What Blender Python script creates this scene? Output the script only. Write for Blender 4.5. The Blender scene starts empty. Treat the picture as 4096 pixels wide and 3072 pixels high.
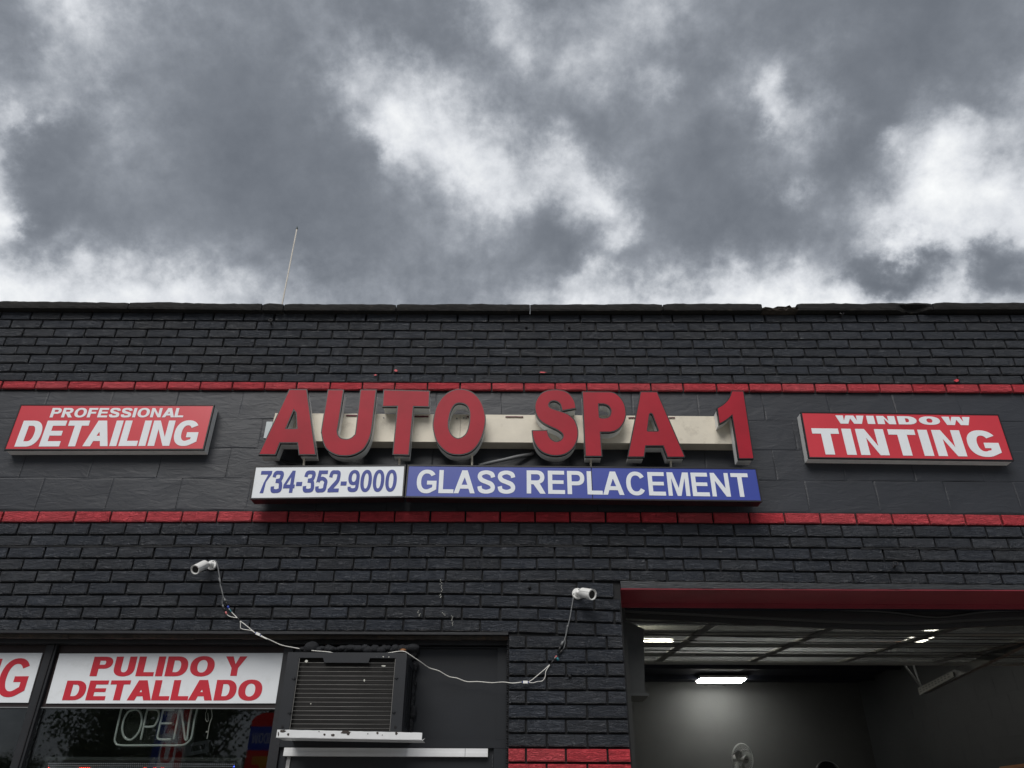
import bpy, bmesh, math, random
from mathutils import Vector, Matrix
from mathutils.geometry import tessellate_polygon
random.seed(11)
RAD = math.radians
sc = bpy.context.scene

# ------------------------------------------------------------------ camera
F, PITCH, YAW, ROLL, DIST, CZ = 3039.5, RAD(30.51), RAD(-0.23), RAD(0.29), 4.115, 1.6
cp, sp, cy, sy = math.cos(PITCH), math.sin(PITCH), math.cos(YAW), math.sin(YAW)
fwd = Vector((sy * cp, cy * cp, sp)); rt0 = Vector((cy, -sy, 0)); up0 = rt0.cross(fwd)
RT = rt0 * math.cos(ROLL) + up0 * math.sin(ROLL); UP = -rt0 * math.sin(ROLL) + up0 * math.cos(ROLL)
CAM = Vector((0, -DIST, CZ))
cd = bpy.data.cameras.new('camera'); cam = bpy.data.objects.new('camera', cd); sc.collection.objects.link(cam)
cam.matrix_world = Matrix.Translation(CAM) @ Matrix((RT, UP, -fwd)).transposed().to_4x4()
cd.sensor_fit = 'HORIZONTAL'; cd.sensor_width = 36; cd.lens = 36 * F / 4096
cd.clip_start = .05; cd.clip_end = 3000
sc.camera = cam

def ray(px, py):
    return fwd + RT * ((px - 2048) / F) + UP * ((1536 - py) / F)
def at(px, py, Y=0.0):
    d = ray(px, py); return CAM + d * ((Y + DIST) / d.y)
def atz(px, py, z):
    d = ray(px, py); return CAM + d * ((z - CZ) / d.z)
def sdir(px, py):
    return ray(px, py).normalized()

# ------------------------------------------------------------------ world: broken overcast
w = bpy.data.worlds.new('World'); sc.world = w; w.use_nodes = True
nt = w.node_tree; nt.nodes.clear(); N = nt.nodes; L = nt.links
def nn(tree, t, **k):
    n = tree.nodes.new(t)
    for a, b in k.items(): setattr(n, a, b)
    return n
def setin(n, **k):
    for a, b in k.items():
        n.inputs[a.replace('_', ' ')].default_value = b
def math_(tree, op, a, b=None, clamp=False):
    n = nn(tree, 'ShaderNodeMath', operation=op, use_clamp=clamp)
    for i, v in enumerate((a, b)):
        if v is None: continue
        if isinstance(v, (int, float)): n.inputs[i].default_value = v
        else: tree.links.new(v, n.inputs[i])
    return n.outputs[0]
tc = nn(nt, 'ShaderNodeTexCoord')
sep = nn(nt, 'ShaderNodeSeparateXYZ'); L.new(tc.outputs['Generated'], sep.inputs[0])
zc = math_(nt, 'ADD', math_(nt, 'MAXIMUM', sep.outputs[2], 0.0), 0.22)
cx_ = math_(nt, 'DIVIDE', sep.outputs[0], zc); cy_ = math_(nt, 'DIVIDE', sep.outputs[1], zc)
pl0 = nn(nt, 'ShaderNodeCombineXYZ'); L.new(cx_, pl0.inputs[0]); L.new(cy_, pl0.inputs[1])
pls = nn(nt, 'ShaderNodeVectorMath', operation='SCALE'); L.new(pl0.outputs[0], pls.inputs[0]); pls.inputs['Scale'].default_value = .30
plane = nn(nt, 'ShaderNodeVectorMath', operation='ADD'); L.new(pls.outputs[0], plane.inputs[0]); L.new(tc.outputs['Generated'], plane.inputs[1])
def wnoise(scale, detail, rough, dist=0.0, off=0.0):
    m = nn(nt, 'ShaderNodeVectorMath', operation='ADD'); L.new(plane.outputs[0], m.inputs[0]); m.inputs[1].default_value = (off, off * .7, off * .3)
    n = nn(nt, 'ShaderNodeTexNoise'); L.new(m.outputs[0], n.inputs['Vector'])
    setin(n, Scale=scale, Detail=detail, Roughness=rough, Distortion=dist); return n
warp = wnoise(7, 7, .60, .0, 3.1)
wsub = nn(nt, 'ShaderNodeVectorMath', operation='SUBTRACT'); L.new(warp.outputs['Color'], wsub.inputs[0]); wsub.inputs[1].default_value = (.5, .5, .5)
wsc = nn(nt, 'ShaderNodeVectorMath', operation='SCALE'); L.new(wsub.outputs[0], wsc.inputs[0]); wsc.inputs['Scale'].default_value = .16
wdir = nn(nt, 'ShaderNodeVectorMath', operation='ADD'); L.new(tc.outputs['Generated'], wdir.inputs[0]); L.new(wsc.outputs[0], wdir.inputs[1])
wn = nn(nt, 'ShaderNodeVectorMath', operation='NORMALIZE'); L.new(wdir.outputs[0], wn.inputs[0])
# broad cloud masses and gaps of this sky: brightness of the cloud deck at a lattice of directions, joined by smooth lobes
import numpy as np
GX = [-130, 0] + [128 + 256 * i_ for i_ in range(16)] + [4226]
GR = {-80: [140,140,165,185,150,140,140,150,140,190,150,150,160,140,135,115,112,125,135],
      100: [145,140,155,178,148,138,138,145,130,178,150,148,158,135,132,120,114,130,140],
      300: [165,160,182,162,138,122,125,182,190,150,148,166,130,152,168,128,122,148,165],
      500: [200,185,132,155,136,120,117,128,230,178,152,132,132,132,168,128,185,170,175],
      700: [215,212,150,134,130,124,117,119,168,212,226,170,120,116,150,142,216,220,218],
      900: [215,200,150,132,129,126,124,124,136,158,158,172,132,122,130,168,224,216,212],
      1100:[222,220,214,214,188,182,160,148,140,142,135,158,158,166,190,134,158,150,165],
      1260:[225,225,230,228,220,212,182,158,150,155,190,228,232,238,250,246,230,195,190]}
pts_, val_ = [], []
for gy, row in GR.items():
    for gx, b_ in zip(GX, row): pts_.append((gx, gy)); val_.append(b_ / 255 - .56)
for gx, gy, b_ in [(60,850,225),(70,420,205),(330,40,200),(1640,430,215),(1560,560,135),(1900,640,215),(2340,790,222),(2480,930,205),(3130,350,198),(3060,450,200),(3240,330,140),(2790,560,115),(2820,1010,118),(3430,980,108),(3520,1060,98),(3640,1030,110),(3700,1090,120),(3780,1000,215),(3920,1010,120),
                   (4060,1080,115),(3940,1110,125),(3830,1150,215),(3560,900,205),(2250,1010,128),(2370,1080,200),(2230,900,190),(3160,760,190),(1480,960,122),(1950,1040,130),(700,1160,222),(3350,640,120),(3600,240,115),(3850,400,128),(2050,180,190),(1750,150,128),(3500,560,190),(2620,330,165),(190,180,175),(420,330,172)]:
    pts_.append((gx, gy)); val_.append(b_ / 255 - .56)
D_ = np.array([list(sdir(*p_)) for p_ in pts_]); nlat = len(GX) * len(GR)
PW = np.array([2 / ((.054 if q_ < nlat else .026) * float(np.dot(D_[q_], np.array(fwd)))) ** 2 for q_ in range(len(pts_))])
A_m = np.clip(D_ @ D_.T, 0, 1) ** PW[None, :]
co = np.linalg.solve(A_m.T @ A_m + .06 * np.eye(len(pts_)), A_m.T @ np.array(val_))
acc = None
for q_ in range(len(pts_)):
    dn = nn(nt, 'ShaderNodeVectorMath', operation='DOT_PRODUCT'); L.new(wn.outputs[0], dn.inputs[0]); dn.inputs[1].default_value = D_[q_]
    mxn = math_(nt, 'MAXIMUM', dn.outputs['Value'], 0.0); pw = math_(nt, 'POWER', mxn, float(PW[q_]))
    ma_ = nn(nt, 'ShaderNodeMath', operation='MULTIPLY_ADD'); L.new(pw, ma_.inputs[0]); ma_.inputs[1].default_value = float(co[q_])
    if acc is None: ma_.inputs[2].default_value = .56
    else: L.new(acc, ma_.inputs[2])
    acc = ma_.outputs[0]
fb = wnoise(5.5, 7, .56, .1, 1.7); fb2 = wnoise(19, 8, .64, .1, 5.3)
am = nn(nt, 'ShaderNodeMapRange', interpolation_type='SMOOTHSTEP'); L.new(acc, am.inputs[0]); am.inputs[1].default_value = .45; am.inputs[2].default_value = .66; am.inputs[3].default_value = .36; am.inputs[4].default_value = 1.0
v = math_(nt, 'ADD', acc, math_(nt, 'MULTIPLY', math_(nt, 'MULTIPLY', math_(nt, 'SUBTRACT', fb.outputs[0], .5), .52), am.outputs[0]))
v = math_(nt, 'ADD', v, math_(nt, 'MULTIPLY', math_(nt, 'MULTIPLY', math_(nt, 'SUBTRACT', fb2.outputs[0], .5), .36), am.outputs[0]))
sc1 = nn(nt, 'ShaderNodeMapRange', interpolation_type='SMOOTHERSTEP'); L.new(v, sc1.inputs[0]); sc1.inputs[1].default_value = .44; sc1.inputs[2].default_value = .92; sc1.inputs[3].default_value = .455; sc1.inputs[4].default_value = .93
v = math_(nt, 'ADD', math_(nt, 'MULTIPLY', v, .66), math_(nt, 'MULTIPLY', sc1.outputs[0], .36))
ramp = nn(nt, 'ShaderNodeValToRGB'); L.new(v, ramp.inputs[0])
el = ramp.color_ramp.elements
def lin_(p_): return p_ / 12.92 if p_ < .04045 else ((p_ + .055) / 1.055) ** 2.4
stops = [(p_, tuple(lin_(min(1, p_ + o_ * (1 - max(0, (p_ - .6) / .4) * .6))) for o_ in (-.016, .004, .034))) for p_ in (.40, .44, .50, .58, .66, .76, .88, 1.0)]
el[0].position = .38; el[0].color = stops[0][1] + (1,); el[1].position = 1; el[1].color = stops[-1][1] + (1,)
for p_, c_ in stops[1:-1]:
    e = el.new(p_); e.color = c_ + (1,)
SUN_EL, SUN_AZ = RAD(47), RAD(195)
sky = nn(nt, 'ShaderNodeTexSky', sky_type='NISHITA', sun_disc=False, sun_elevation=SUN_EL, sun_rotation=SUN_AZ)
b1 = nn(nt, 'ShaderNodeBackground'); L.new(sky.outputs[0], b1.inputs[0]); b1.inputs[1].default_value = .08
b2 = nn(nt, 'ShaderNodeBackground'); L.new(ramp.outputs[0], b2.inputs[0]); b2.inputs[1].default_value = 0.60
mx = nn(nt, 'ShaderNodeMixShader'); mx.inputs[0].default_value = .96
L.new(b1.outputs[0], mx.inputs[1]); L.new(b2.outputs[0], mx.inputs[2])
wo = nn(nt, 'ShaderNodeOutputWorld'); L.new(mx.outputs[0], wo.inputs[0])

# soft sun behind cloud, high above the street behind the camera
sl = bpy.data.lights.new('sun', 'SUN'); sl.energy = 1.5; sl.angle = RAD(38); sl.color = (1, .97, .93)
so = bpy.data.objects.new('sun', sl); sc.collection.objects.link(so)
sdv = Vector((-.25 * math.cos(SUN_EL), -math.cos(SUN_EL), math.sin(SUN_EL)))
so.rotation_euler = sdv.to_track_quat('Z', 'Y').to_euler(); so.location = (0, -20, 30)

sc.view_settings.view_transform = 'Standard'; sc.view_settings.look = 'None'
sc.view_settings.gamma = 1; sc.view_settings.exposure = 0.78
sc.view_settings.use_curve_mapping = False
sc.cycles.max_bounces = 6; sc.cycles.transparent_max_bounces = 10
sc.cycles.sample_clamp_indirect = 4

# ------------------------------------------------------------------ helpers
COL = sc.collection
def link(name, me, mat=None, parent=None, loc=None):
    o = bpy.data.objects.new(name, me); COL.objects.link(o)
    if mat is not None and me is not None and not me.materials: me.materials.append(mat)
    if parent is not None: o.parent = parent
    if loc is not None: o.location = loc
    return o
def tag(o, label=None, cat=None, group=None, kind=None):
    for k, v_ in (('label', label), ('category', cat), ('group', group), ('kind', kind)):
        if v_: o[k] = v_
    return o
def empty(name, label, cat, loc=(0, 0, 0), group=None):
    # empties sit at the world origin in orientation; children keep world coordinates via inverse
    o = bpy.data.objects.new(name, None); COL.objects.link(o); o.location = loc; o.empty_display_size = .1
    return tag(o, label, cat, group)
def part(name, me, mat, parent, label=None):
    o = link(name, me, mat, parent)
    p = parent; off = Vector((0, 0, 0))
    while p is not None: off += p.location; p = p.parent
    o.location = -off
    if label: o['label'] = label
    return o
class MB:
    def __init__(s): s.v = []; s.f = []; s.m = []
    def add(s, vs, fs, mi=0):
        n = len(s.v); s.v += [tuple(a) for a in vs]; s.f += [tuple(i + n for i in f) for f in fs]; s.m += [mi] * len(fs)
    def box(s, x0, x1, y0, y1, z0, z1, mi=0):
        s.add([(x0,y0,z0),(x1,y0,z0),(x1,y1,z0),(x0,y1,z0),(x0,y0,z1),(x1,y0,z1),(x1,y1,z1),(x0,y1,z1)],
              [(0,3,2,1),(4,5,6,7),(0,1,5,4),(1,2,6,5),(2,3,7,6),(3,0,4,7)], mi)
    def hexa(s, fr, bk, mi=0):   # fr, bk: 4 corner points each (bl, br, tr, tl)
        s.add(list(fr) + list(bk), [(0,1,2,3),(7,6,5,4),(4,5,1,0),(5,6,2,1),(6,7,3,2),(7,4,0,3)], mi)
    def prism(s, loops, y0, y1, mi=0, back=True):   # loops of (x, z); y0 front
        flat = [p for lp in loops for p in lp]
        tri = tessellate_polygon([[Vector((a, b, 0)) for a, b in lp] for lp in loops])
        n = len(flat)
        vs = [(a, y0, b) for a, b in flat] + [(a, y1, b) for a, b in flat]
        fs = [t for t in tri]
        if back: fs += [(t[2] + n, t[1] + n, t[0] + n) for t in tri]
        k = 0
        for lp in loops:
            m = len(lp)
            for i in range(m):
                j = (i + 1) % m; fs.append((k + i, k + j, k + j + n, k + i + n))
            k += m
        s.add(vs, fs, mi)
    def tube(s, pts, r, seg=8, mi=0, cap=True):
        pts = [Vector(p) for p in pts]; rs = r if isinstance(r, (list, tuple)) else [r] * len(pts)
        rings = []; prev = None
        for i, p in enumerate(pts):
            t = (pts[min(i + 1, len(pts) - 1)] - pts[max(i - 1, 0)])
            t = t.normalized() if t.length > 1e-9 else Vector((0, 0, 1))
            if prev is None:
                a = t.cross(Vector((0, 1, 0)));  a = a if a.length > .1 else t.cross(Vector((1, 0, 0)))
            else: a = prev - t * prev.dot(t)
            a.normalize(); prev = a; b = t.cross(a)
            rings.append([p + (a * math.cos(2 * math.pi * k / seg) + b * math.sin(2 * math.pi * k / seg)) * rs[i] for k in range(seg)])
        vs = [q for rg in rings for q in rg]; fs = []
        for i in range(len(rings) - 1):
            for k in range(seg):
                k2 = (k + 1) % seg; fs.append((i * seg + k, i * seg + k2, (i + 1) * seg + k2, (i + 1) * seg + k))
        if cap:
            fs.append(tuple(range(seg - 1, -1, -1))); fs.append(tuple((len(rings) - 1) * seg + k for k in range(seg)))
        s.add(vs, fs, mi)
    def lump(s, c, r, n=10, m=7, jit=.18, sq=(1, 1, 1), mi=0):
        vs = []; fs = []
        for i in range(m + 1):
            th = math.pi * i / m
            for k in range(n):
                ph = 2 * math.pi * k / n; q = 1 + random.uniform(-jit, jit)
                vs.append((c[0] + r * sq[0] * q * math.sin(th) * math.cos(ph), c[1] + r * sq[1] * q * math.sin(th) * math.sin(ph), c[2] + r * sq[2] * q * math.cos(th)))
        for i in range(m):
            for k in range(n):
                k2 = (k + 1) % n; fs.append((i * n + k, (i + 1) * n + k, (i + 1) * n + k2, i * n + k2))
        s.add(vs, fs, mi)
    def mesh(s, name, mats=(), smooth=False, recalc=True):
        me = bpy.data.meshes.new(name); me.from_pydata(s.v, [], s.f)
        for m_ in mats: me.materials.append(m_)
        me.polygons.foreach_set('material_index', s.m)
        if recalc:
            b = bmesh.new(); b.from_mesh(me); bmesh.ops.recalc_face_normals(b, faces=b.faces); b.to_mesh(me); b.free()
        if smooth:
            for p_ in me.polygons: p_.use_smooth = True
        me.update(); return me
def spline(pts, n=6):
    pts = [Vector(p) for p in pts]; out = []
    for i in range(len(pts) - 1):
        p0 = pts[max(i - 1, 0)]; p1 = pts[i]; p2 = pts[i + 1]; p3 = pts[min(i + 2, len(pts) - 1)]
        for k in range(n):
            t = k / n
            out.append(.5 * ((2 * p1) + (p2 - p0) * t + (2 * p0 - 5 * p1 + 4 * p2 - p3) * t * t + (-p0 + 3 * p1 - 3 * p2 + p3) * t ** 3))
    out.append(pts[-1]); return out
def lerp(a, b, t): return a + (b - a) * t
def interp(kn, x):
    if x <= kn[0][0]:
        (a, b), (c, d) = kn[0], kn[1]
    elif x >= kn[-1][0]:
        (a, b), (c, d) = kn[-2], kn[-1]
    else:
        for i in range(len(kn) - 1):
            if kn[i][0] <= x <= kn[i + 1][0]: (a, b), (c, d) = kn[i], kn[i + 1]; break
    return b + (d - b) * (x - a) / (c - a)

# ------------------------------------------------------------------ materials
def newmat(name):
    m = bpy.data.materials.new(name); m.use_nodes = True; t = m.node_tree; t.nodes.clear()
    o = nn(t, 'ShaderNodeOutputMaterial'); return m, t, o
def surf(name, col, rough=.5, spec=.5, metal=0, var=0.0, dirt=None, dirt_amt=.0, dscale=6, bump=0, bscale=(60, 60, 60), bdet=5, bdist=1.5, objvar=0.0, satvar=.22, emit=None, estr=0, coat=0, rvar=0.0):
    m, t, o = newmat(name)
    p = nn(t, 'ShaderNodeBsdfPrincipled'); t.links.new(p.outputs[0], o.inputs[0])
    p.inputs['Base Color'].default_value = tuple(col) + (1,); p.inputs['Roughness'].default_value = rough
    p.inputs['Specular IOR Level'].default_value = spec; p.inputs['Metallic'].default_value = metal
    p.inputs['Coat Weight'].default_value = coat; p.inputs['Coat Roughness'].default_value = .15
    g = nn(t, 'ShaderNodeNewGeometry')
    cur = None
    if var or dirt:
        n1 = nn(t, 'ShaderNodeTexNoise'); t.links.new(g.outputs['Position'], n1.inputs['Vector']); setin(n1, Scale=dscale, Detail=8, Roughness=.65)
    if var:
        r = nn(t, 'ShaderNodeMapRange'); t.links.new(n1.outputs[0], r.inputs[0]); r.inputs[1].default_value = .3; r.inputs[2].default_value = .7; r.inputs[3].default_value = 1 - var; r.inputs[4].default_value = 1 + var
        h = nn(t, 'ShaderNodeHueSaturation'); h.inputs['Color'].default_value = tuple(col) + (1,); t.links.new(r.outputs[0], h.inputs['Value']); cur = h.outputs[0]
    if objvar:
        oi = nn(t, 'ShaderNodeObjectInfo'); r2 = nn(t, 'ShaderNodeMapRange'); t.links.new(oi.outputs['Random'], r2.inputs[0]); r2.inputs[3].default_value = 1 - objvar; r2.inputs[4].default_value = 1 + objvar
        h2 = nn(t, 'ShaderNodeHueSaturation'); t.links.new(r2.outputs[0], h2.inputs['Value'])
        r3 = nn(t, 'ShaderNodeMath', operation='FRACT'); mm = math_(t, 'MULTIPLY', oi.outputs['Random'], 17.3); t.links.new(mm, r3.inputs[0])
        r4 = nn(t, 'ShaderNodeMapRange'); t.links.new(r3.outputs[0], r4.inputs[0]); r4.inputs[3].default_value = 1 - satvar; r4.inputs[4].default_value = 1 + satvar; t.links.new(r4.outputs[0], h2.inputs['Saturation'])
        if cur is None: h2.inputs['Color'].default_value = tuple(col) + (1,)
        else: t.links.new(cur, h2.inputs['Color'])
        cur = h2.outputs[0]
    if dirt:
        n2 = nn(t, 'ShaderNodeTexNoise'); t.links.new(g.outputs['Position'], n2.inputs['Vector']); setin(n2, Scale=dscale * 2.3, Detail=10, Roughness=.7)
        r5 = nn(t, 'ShaderNodeMapRange'); t.links.new(n2.outputs[0], r5.inputs[0]); r5.inputs[1].default_value = .55; r5.inputs[2].default_value = .75; r5.inputs[3].default_value = 0; r5.inputs[4].default_value = dirt_amt
        mxx = nn(t, 'ShaderNodeMixRGB'); t.links.new(r5.outputs[0], mxx.inputs[0])
        if cur is None: mxx.inputs[1].default_value = tuple(col) + (1,)
        else: t.links.new(cur, mxx.inputs[1])
        mxx.inputs[2].default_value = tuple(dirt) + (1,); cur = mxx.outputs[0]
    if cur is not None: t.links.new(cur, p.inputs['Base Color'])
    if rvar:
        n5 = nn(t, 'ShaderNodeTexNoise'); t.links.new(g.outputs['Position'], n5.inputs['Vector']); setin(n5, Scale=9, Detail=4)
        r6 = nn(t, 'ShaderNodeMapRange'); t.links.new(n5.outputs[0], r6.inputs[0]); r6.inputs[1].default_value = .3; r6.inputs[2].default_value = .7; r6.inputs[3].default_value = rough - rvar; r6.inputs[4].default_value = rough + rvar
        t.links.new(r6.outputs[0], p.inputs['Roughness'])
    if bump:
        vm = nn(t, 'ShaderNodeVectorMath', operation='MULTIPLY'); t.links.new(g.outputs['Position'], vm.inputs[0]); vm.inputs[1].default_value = bscale
        src = vm.outputs[0]
        if objvar:
            ad = nn(t, 'ShaderNodeVectorMath', operation='ADD'); t.links.new(src, ad.inputs[0])
            cb = nn(t, 'ShaderNodeCombineXYZ'); mm2 = math_(t, 'MULTIPLY', oi.outputs['Random'], 37.0); t.links.new(mm2, cb.inputs[1]); t.links.new(cb.outputs[0], ad.inputs[1]); src = ad.outputs[0]
        n3 = nn(t, 'ShaderNodeTexNoise'); t.links.new(src, n3.inputs['Vector']); setin(n3, Scale=1, Detail=bdet, Roughness=.6, Distortion=bdist)
        hh = n3.outputs[0]
        if objvar:   # rugged, folded face: ridged noise
            ab = math_(t, 'ABSOLUTE', math_(t, 'SUBTRACT', n3.outputs[0], .5)); hh = math_(t, 'MULTIPLY', ab, 2.4)
            hh = math_(t, 'MINIMUM', hh, .5)
        bp = nn(t, 'ShaderNodeBump'); t.links.new(hh, bp.inputs['Height']); bp.inputs['Strength'].default_value = 1; bp.inputs['Distance'].default_value = bump
        t.links.new(bp.outputs[0], p.inputs['Normal'])
    if emit is not None:
        p.inputs['Emission Color'].default_value = tuple(emit) + (1,); p.inputs['Emission Strength'].default_value = estr
    return m
def glass(name, tint, rough=.0, thru=.75, refl=1.0, body=(.02, .022, .02), fk=1.2, trans=False):
    m, t, o = newmat(name)
    tr = nn(t, 'ShaderNodeBsdfTransparent'); tr.inputs[0].default_value = tuple(tint) + (1,)
    df = nn(t, 'ShaderNodeBsdfTranslucent' if trans else 'ShaderNodeBsdfDiffuse'); df.inputs[0].default_value = tuple(body) + (1,)
    m1 = nn(t, 'ShaderNodeMixShader'); m1.inputs[0].default_value = 1 - thru; t.links.new(tr.outputs[0], m1.inputs[1]); t.links.new(df.outputs[0], m1.inputs[2])
    gl = nn(t, 'ShaderNodeBsdfGlossy'); gl.inputs['Roughness'].default_value = rough; gl.inputs[0].default_value = (refl, refl, refl, 1)
    fr = nn(t, 'ShaderNodeFresnel'); fr.inputs[0].default_value = 1.5
    ff = math_(t, 'MULTIPLY', fr.outputs[0], fk, True)
    m2 = nn(t, 'ShaderNodeMixShader'); t.links.new(ff, m2.inputs[0]); t.links.new(m1.outputs[0], m2.inputs[1]); t.links.new(gl.outputs[0], m2.inputs[2])
    t.links.new(m2.outputs[0], o.inputs[0]); return m

BB = (19, 60, 78)
M = {}
M['brick'] = surf('black painted brick', (.0275, .0320, .0415), .40, .5, var=.20, dscale=1.6, dirt=(.040, .042, .046), dirt_amt=.5, bump=.0135, bscale=BB, bdet=3, bdist=1.6, objvar=.16, rvar=.08)
M['redbrick'] = surf('red painted brick', (.56, .052, .068), .5, .4, var=.12, dscale=7, bump=.017, bscale=BB, bdet=3, bdist=1.6, objvar=.07, satvar=.03)
M['mortar'] = surf('black painted mortar', (.007, .0075, .009), .6, .3, var=.3, dscale=14, bump=.003, bscale=(90, 90, 90))
M['block'] = surf('black painted block', (.0265, .0292, .0360), .46, .40, var=.16, dscale=2.2, bump=.0027, bscale=(8, 40, 26), bdet=8, bdist=1.0)
M['black'] = surf('black painted timber', (.014, .015, .018), .42, .45, var=.25, dscale=8, bump=.0006, bscale=(20, 60, 60))
M['panel'] = surf('charcoal painted panel', (.015, .017, .021), .38, .4, var=.14, dscale=3, bump=.0003, bscale=(9, 9, 9))
M['timber'] = surf('weathered timber edge', (.05, .042, .036), .7, .3, var=.4, dscale=16, dirt=(.20, .11, .05), dirt_amt=.55, bump=.004, bscale=(12, 90, 120))
M['coping'] = surf('dirty dark stone coping', (.0135, .0132, .013), .82, .25, var=.3, dscale=9, dirt=(.10, .085, .06), dirt_amt=.35, bump=.004, bscale=(50, 50, 50), bdet=8)
M['rubble'] = surf('broken mortar', (.060, .050, .042), .9, .2, var=.45, dscale=24, bump=.008, bscale=(60, 60, 60))
M['trimred'] = surf('red acrylic face', (.33, .011, .025), .45, .20, var=.17, dscale=2.6, coat=.0, bump=.0004, bscale=(7, 7, 7))
M['trimcap'] = surf('black trim cap', (.008, .008, .010), .35, .4)
M['return'] = surf('white painted aluminium', (.80, .81, .80), .45, .4, var=.08, dscale=12, dirt=(.30, .27, .24), dirt_amt=.35)
M['raceway'] = surf('cream painted metal', (.64, .59, .49), .45, .4, var=.12, dscale=4, dirt=(.26, .22, .17), dirt_amt=.55)
M['steel'] = surf('galvanised steel', (.14, .145, .145), .4, .5, metal=.6, var=.1)
M['signred'] = surf('red vinyl face', (.56, .032, .048), .33, .5, var=.09, dscale=1.6, coat=.25)
M['signwhite'] = surf('white vinyl face', (.74, .77, .80), .36, .45, var=.03, dscale=6, dirt=(.45, .45, .43), dirt_amt=.3)
M['signblue'] = surf('blue vinyl face', (.036, .060, .33), .33, .5, var=.06, dscale=3, coat=.25)
M['textwhite'] = surf('white lettering', (.74, .77, .80), .4, .4, var=.03)
M['textblue'] = surf('blue lettering', (.030, .050, .27), .4, .4, var=.05)
M['textred'] = surf('red lettering', (.52, .022, .040), .4, .4, var=.05)
M['signframe'] = surf('black sign frame', (.012, .011, .013), .4, .4, var=.2)
M['signbottom'] = surf('dark brown sign frame', (.020, .012, .012), .45, .4, var=.3)
M['white'] = surf('white plastic', (.78, .78, .76), .28, .5, var=.03)
M['cable'] = surf('white cable', (.72, .71, .67), .45, .4, var=.06)
M['greycable'] = surf('grey cable', (.17, .175, .18), .45, .4, var=.1)
M['blackpl'] = surf('black plastic', (.012, .012, .013), .35, .45, var=.1)
M['lens'] = surf('camera lens', (.004, .004, .005), .12, .4)
M['bluecon'] = surf('blue connector', (.02, .05, .35), .4)
M['redcon'] = surf('pink connector', (.55, .16, .16), .5)
M['teal'] = surf('teal tag', (.02, .16, .20), .5)
M['ac'] = surf('black appliance paint', (.017, .019, .023), .4, .45, var=.12, dscale=7)
M['wire'] = surf('bare metal wire', (.25, .245, .235), .45, .4, metal=.1)
M['coil'] = surf('black condenser fins', (.012, .0115, .011), .5, .2, var=.25, dscale=12, bump=.0010, bscale=(4, 4, 420), bdet=1, bdist=0)
M['foam'] = surf('painted spray foam', (.017, .018, .021), .75, .25, var=.35, dscale=30, bump=.004, bscale=(110, 110, 110))
M['rail'] = surf('chipped white aluminium', (.70, .71, .72), .35, .5, var=.05, dscale=20)
M['pole'] = surf('weathered white pole', (.50, .47, .42), .5, .4, var=.2, dscale=14, dirt=(.20, .17, .14), dirt_amt=.6)
M['tip'] = surf('dark green cap', (.03, .05, .05), .5)
M['lintelred_shaded'] = surf('red paint with lintel shade', (.20, .022, .034), .45, .4, var=.16, dscale=5)  # same red paint as the bricks, lintel shade put into the colour
M['flange'] = surf('scraped black steel', (.020, .023, .027), .45, .5, var=.35, dscale=20, bump=.004, bscale=(10, 60, 70))
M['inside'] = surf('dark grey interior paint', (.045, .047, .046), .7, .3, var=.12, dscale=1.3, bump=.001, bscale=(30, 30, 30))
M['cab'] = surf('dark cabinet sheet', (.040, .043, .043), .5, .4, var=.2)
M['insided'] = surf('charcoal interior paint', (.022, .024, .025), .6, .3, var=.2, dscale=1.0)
M['ceil'] = surf('black ceiling', (.012, .014, .022), .8, .2, var=.2)
M['concrete'] = surf('stained floor concrete', (.26, .25, .235), .6, .3, var=.25, dscale=1.2)
M['door'] = surf('grey garage door section', (.16, .162, .155), .38, .45, var=.2, dscale=4, dirt=(.05, .045, .04), dirt_amt=.5)
M['doorrail'] = surf('dark door strut', (.040, .042, .044), .4, .45, var=.3, dscale=8)
M['rubber'] = surf('black rubber seal', (.015, .015, .016), .5, .4, var=.2, bump=.0008, bscale=(40, 40, 40))
M['doorpane'] = glass('dirty door glazing', (.90, .90, .80), .12, .45, .8, (.58, .61, .62), fk=.45, trans=True)
M['pane'] = glass('window glass', (.93, .95, .94), 0.014, .985, 1.0, (.02, .022, .024), fk=1.05)
M['neon'] = surf('unlit neon tube', (.66, .72, .68), .2, .5, coat=.6)
M['acrylic'] = glass('clear acrylic', (.90, .93, .92), .02, .96, 1.0, (.3, .3, .3))
M['led'] = surf('unlit led with added glow', (.55, .55, .60), .4, emit=(.8, .8, .9), estr=.25)  # unlit dots given a faint emission so they show
M['ledred'] = surf('lit red led', (.6, .02, .02), .4, emit=(1, .04, .02), estr=6)
M['ledblue'] = surf('lit blue led', (.02, .03, .6), .4, emit=(.05, .1, 1), estr=6)
M['tubedim'] = surf('lit shop light tube', (.9, .9, .9), .4, emit=(1, .97, .85), estr=20)
M['tubelow'] = surf('dim shop light tube', (.9, .9, .9), .4, emit=(1, .97, .90), estr=4.8)
M['tubelight'] = surf('lit fluorescent tube', (.9, .9, .9), .4, emit=(1, .985, .93), estr=36)
M['fan'] = surf('grey fan plastic', (.24, .25, .24), .35, .5)
M['fanblade'] = surf('translucent grey blade', (.12, .125, .12), .3, .5)
M['asphalt'] = surf('worn concrete lot', (.24, .235, .222), .85, .3, var=.3, dscale=.6, bump=.003, bscale=(80, 80, 80))
M['line'] = surf('parking line paint', (.55, .55, .52), .7, .3, var=.2)
M['bark'] = surf('bark', (.07, .055, .04), .9, .2, var=.4, dscale=6)
M['leaf'] = surf('leaves', (.075, .105, .045), .6, .3, var=.4, dscale=1.2)
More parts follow.
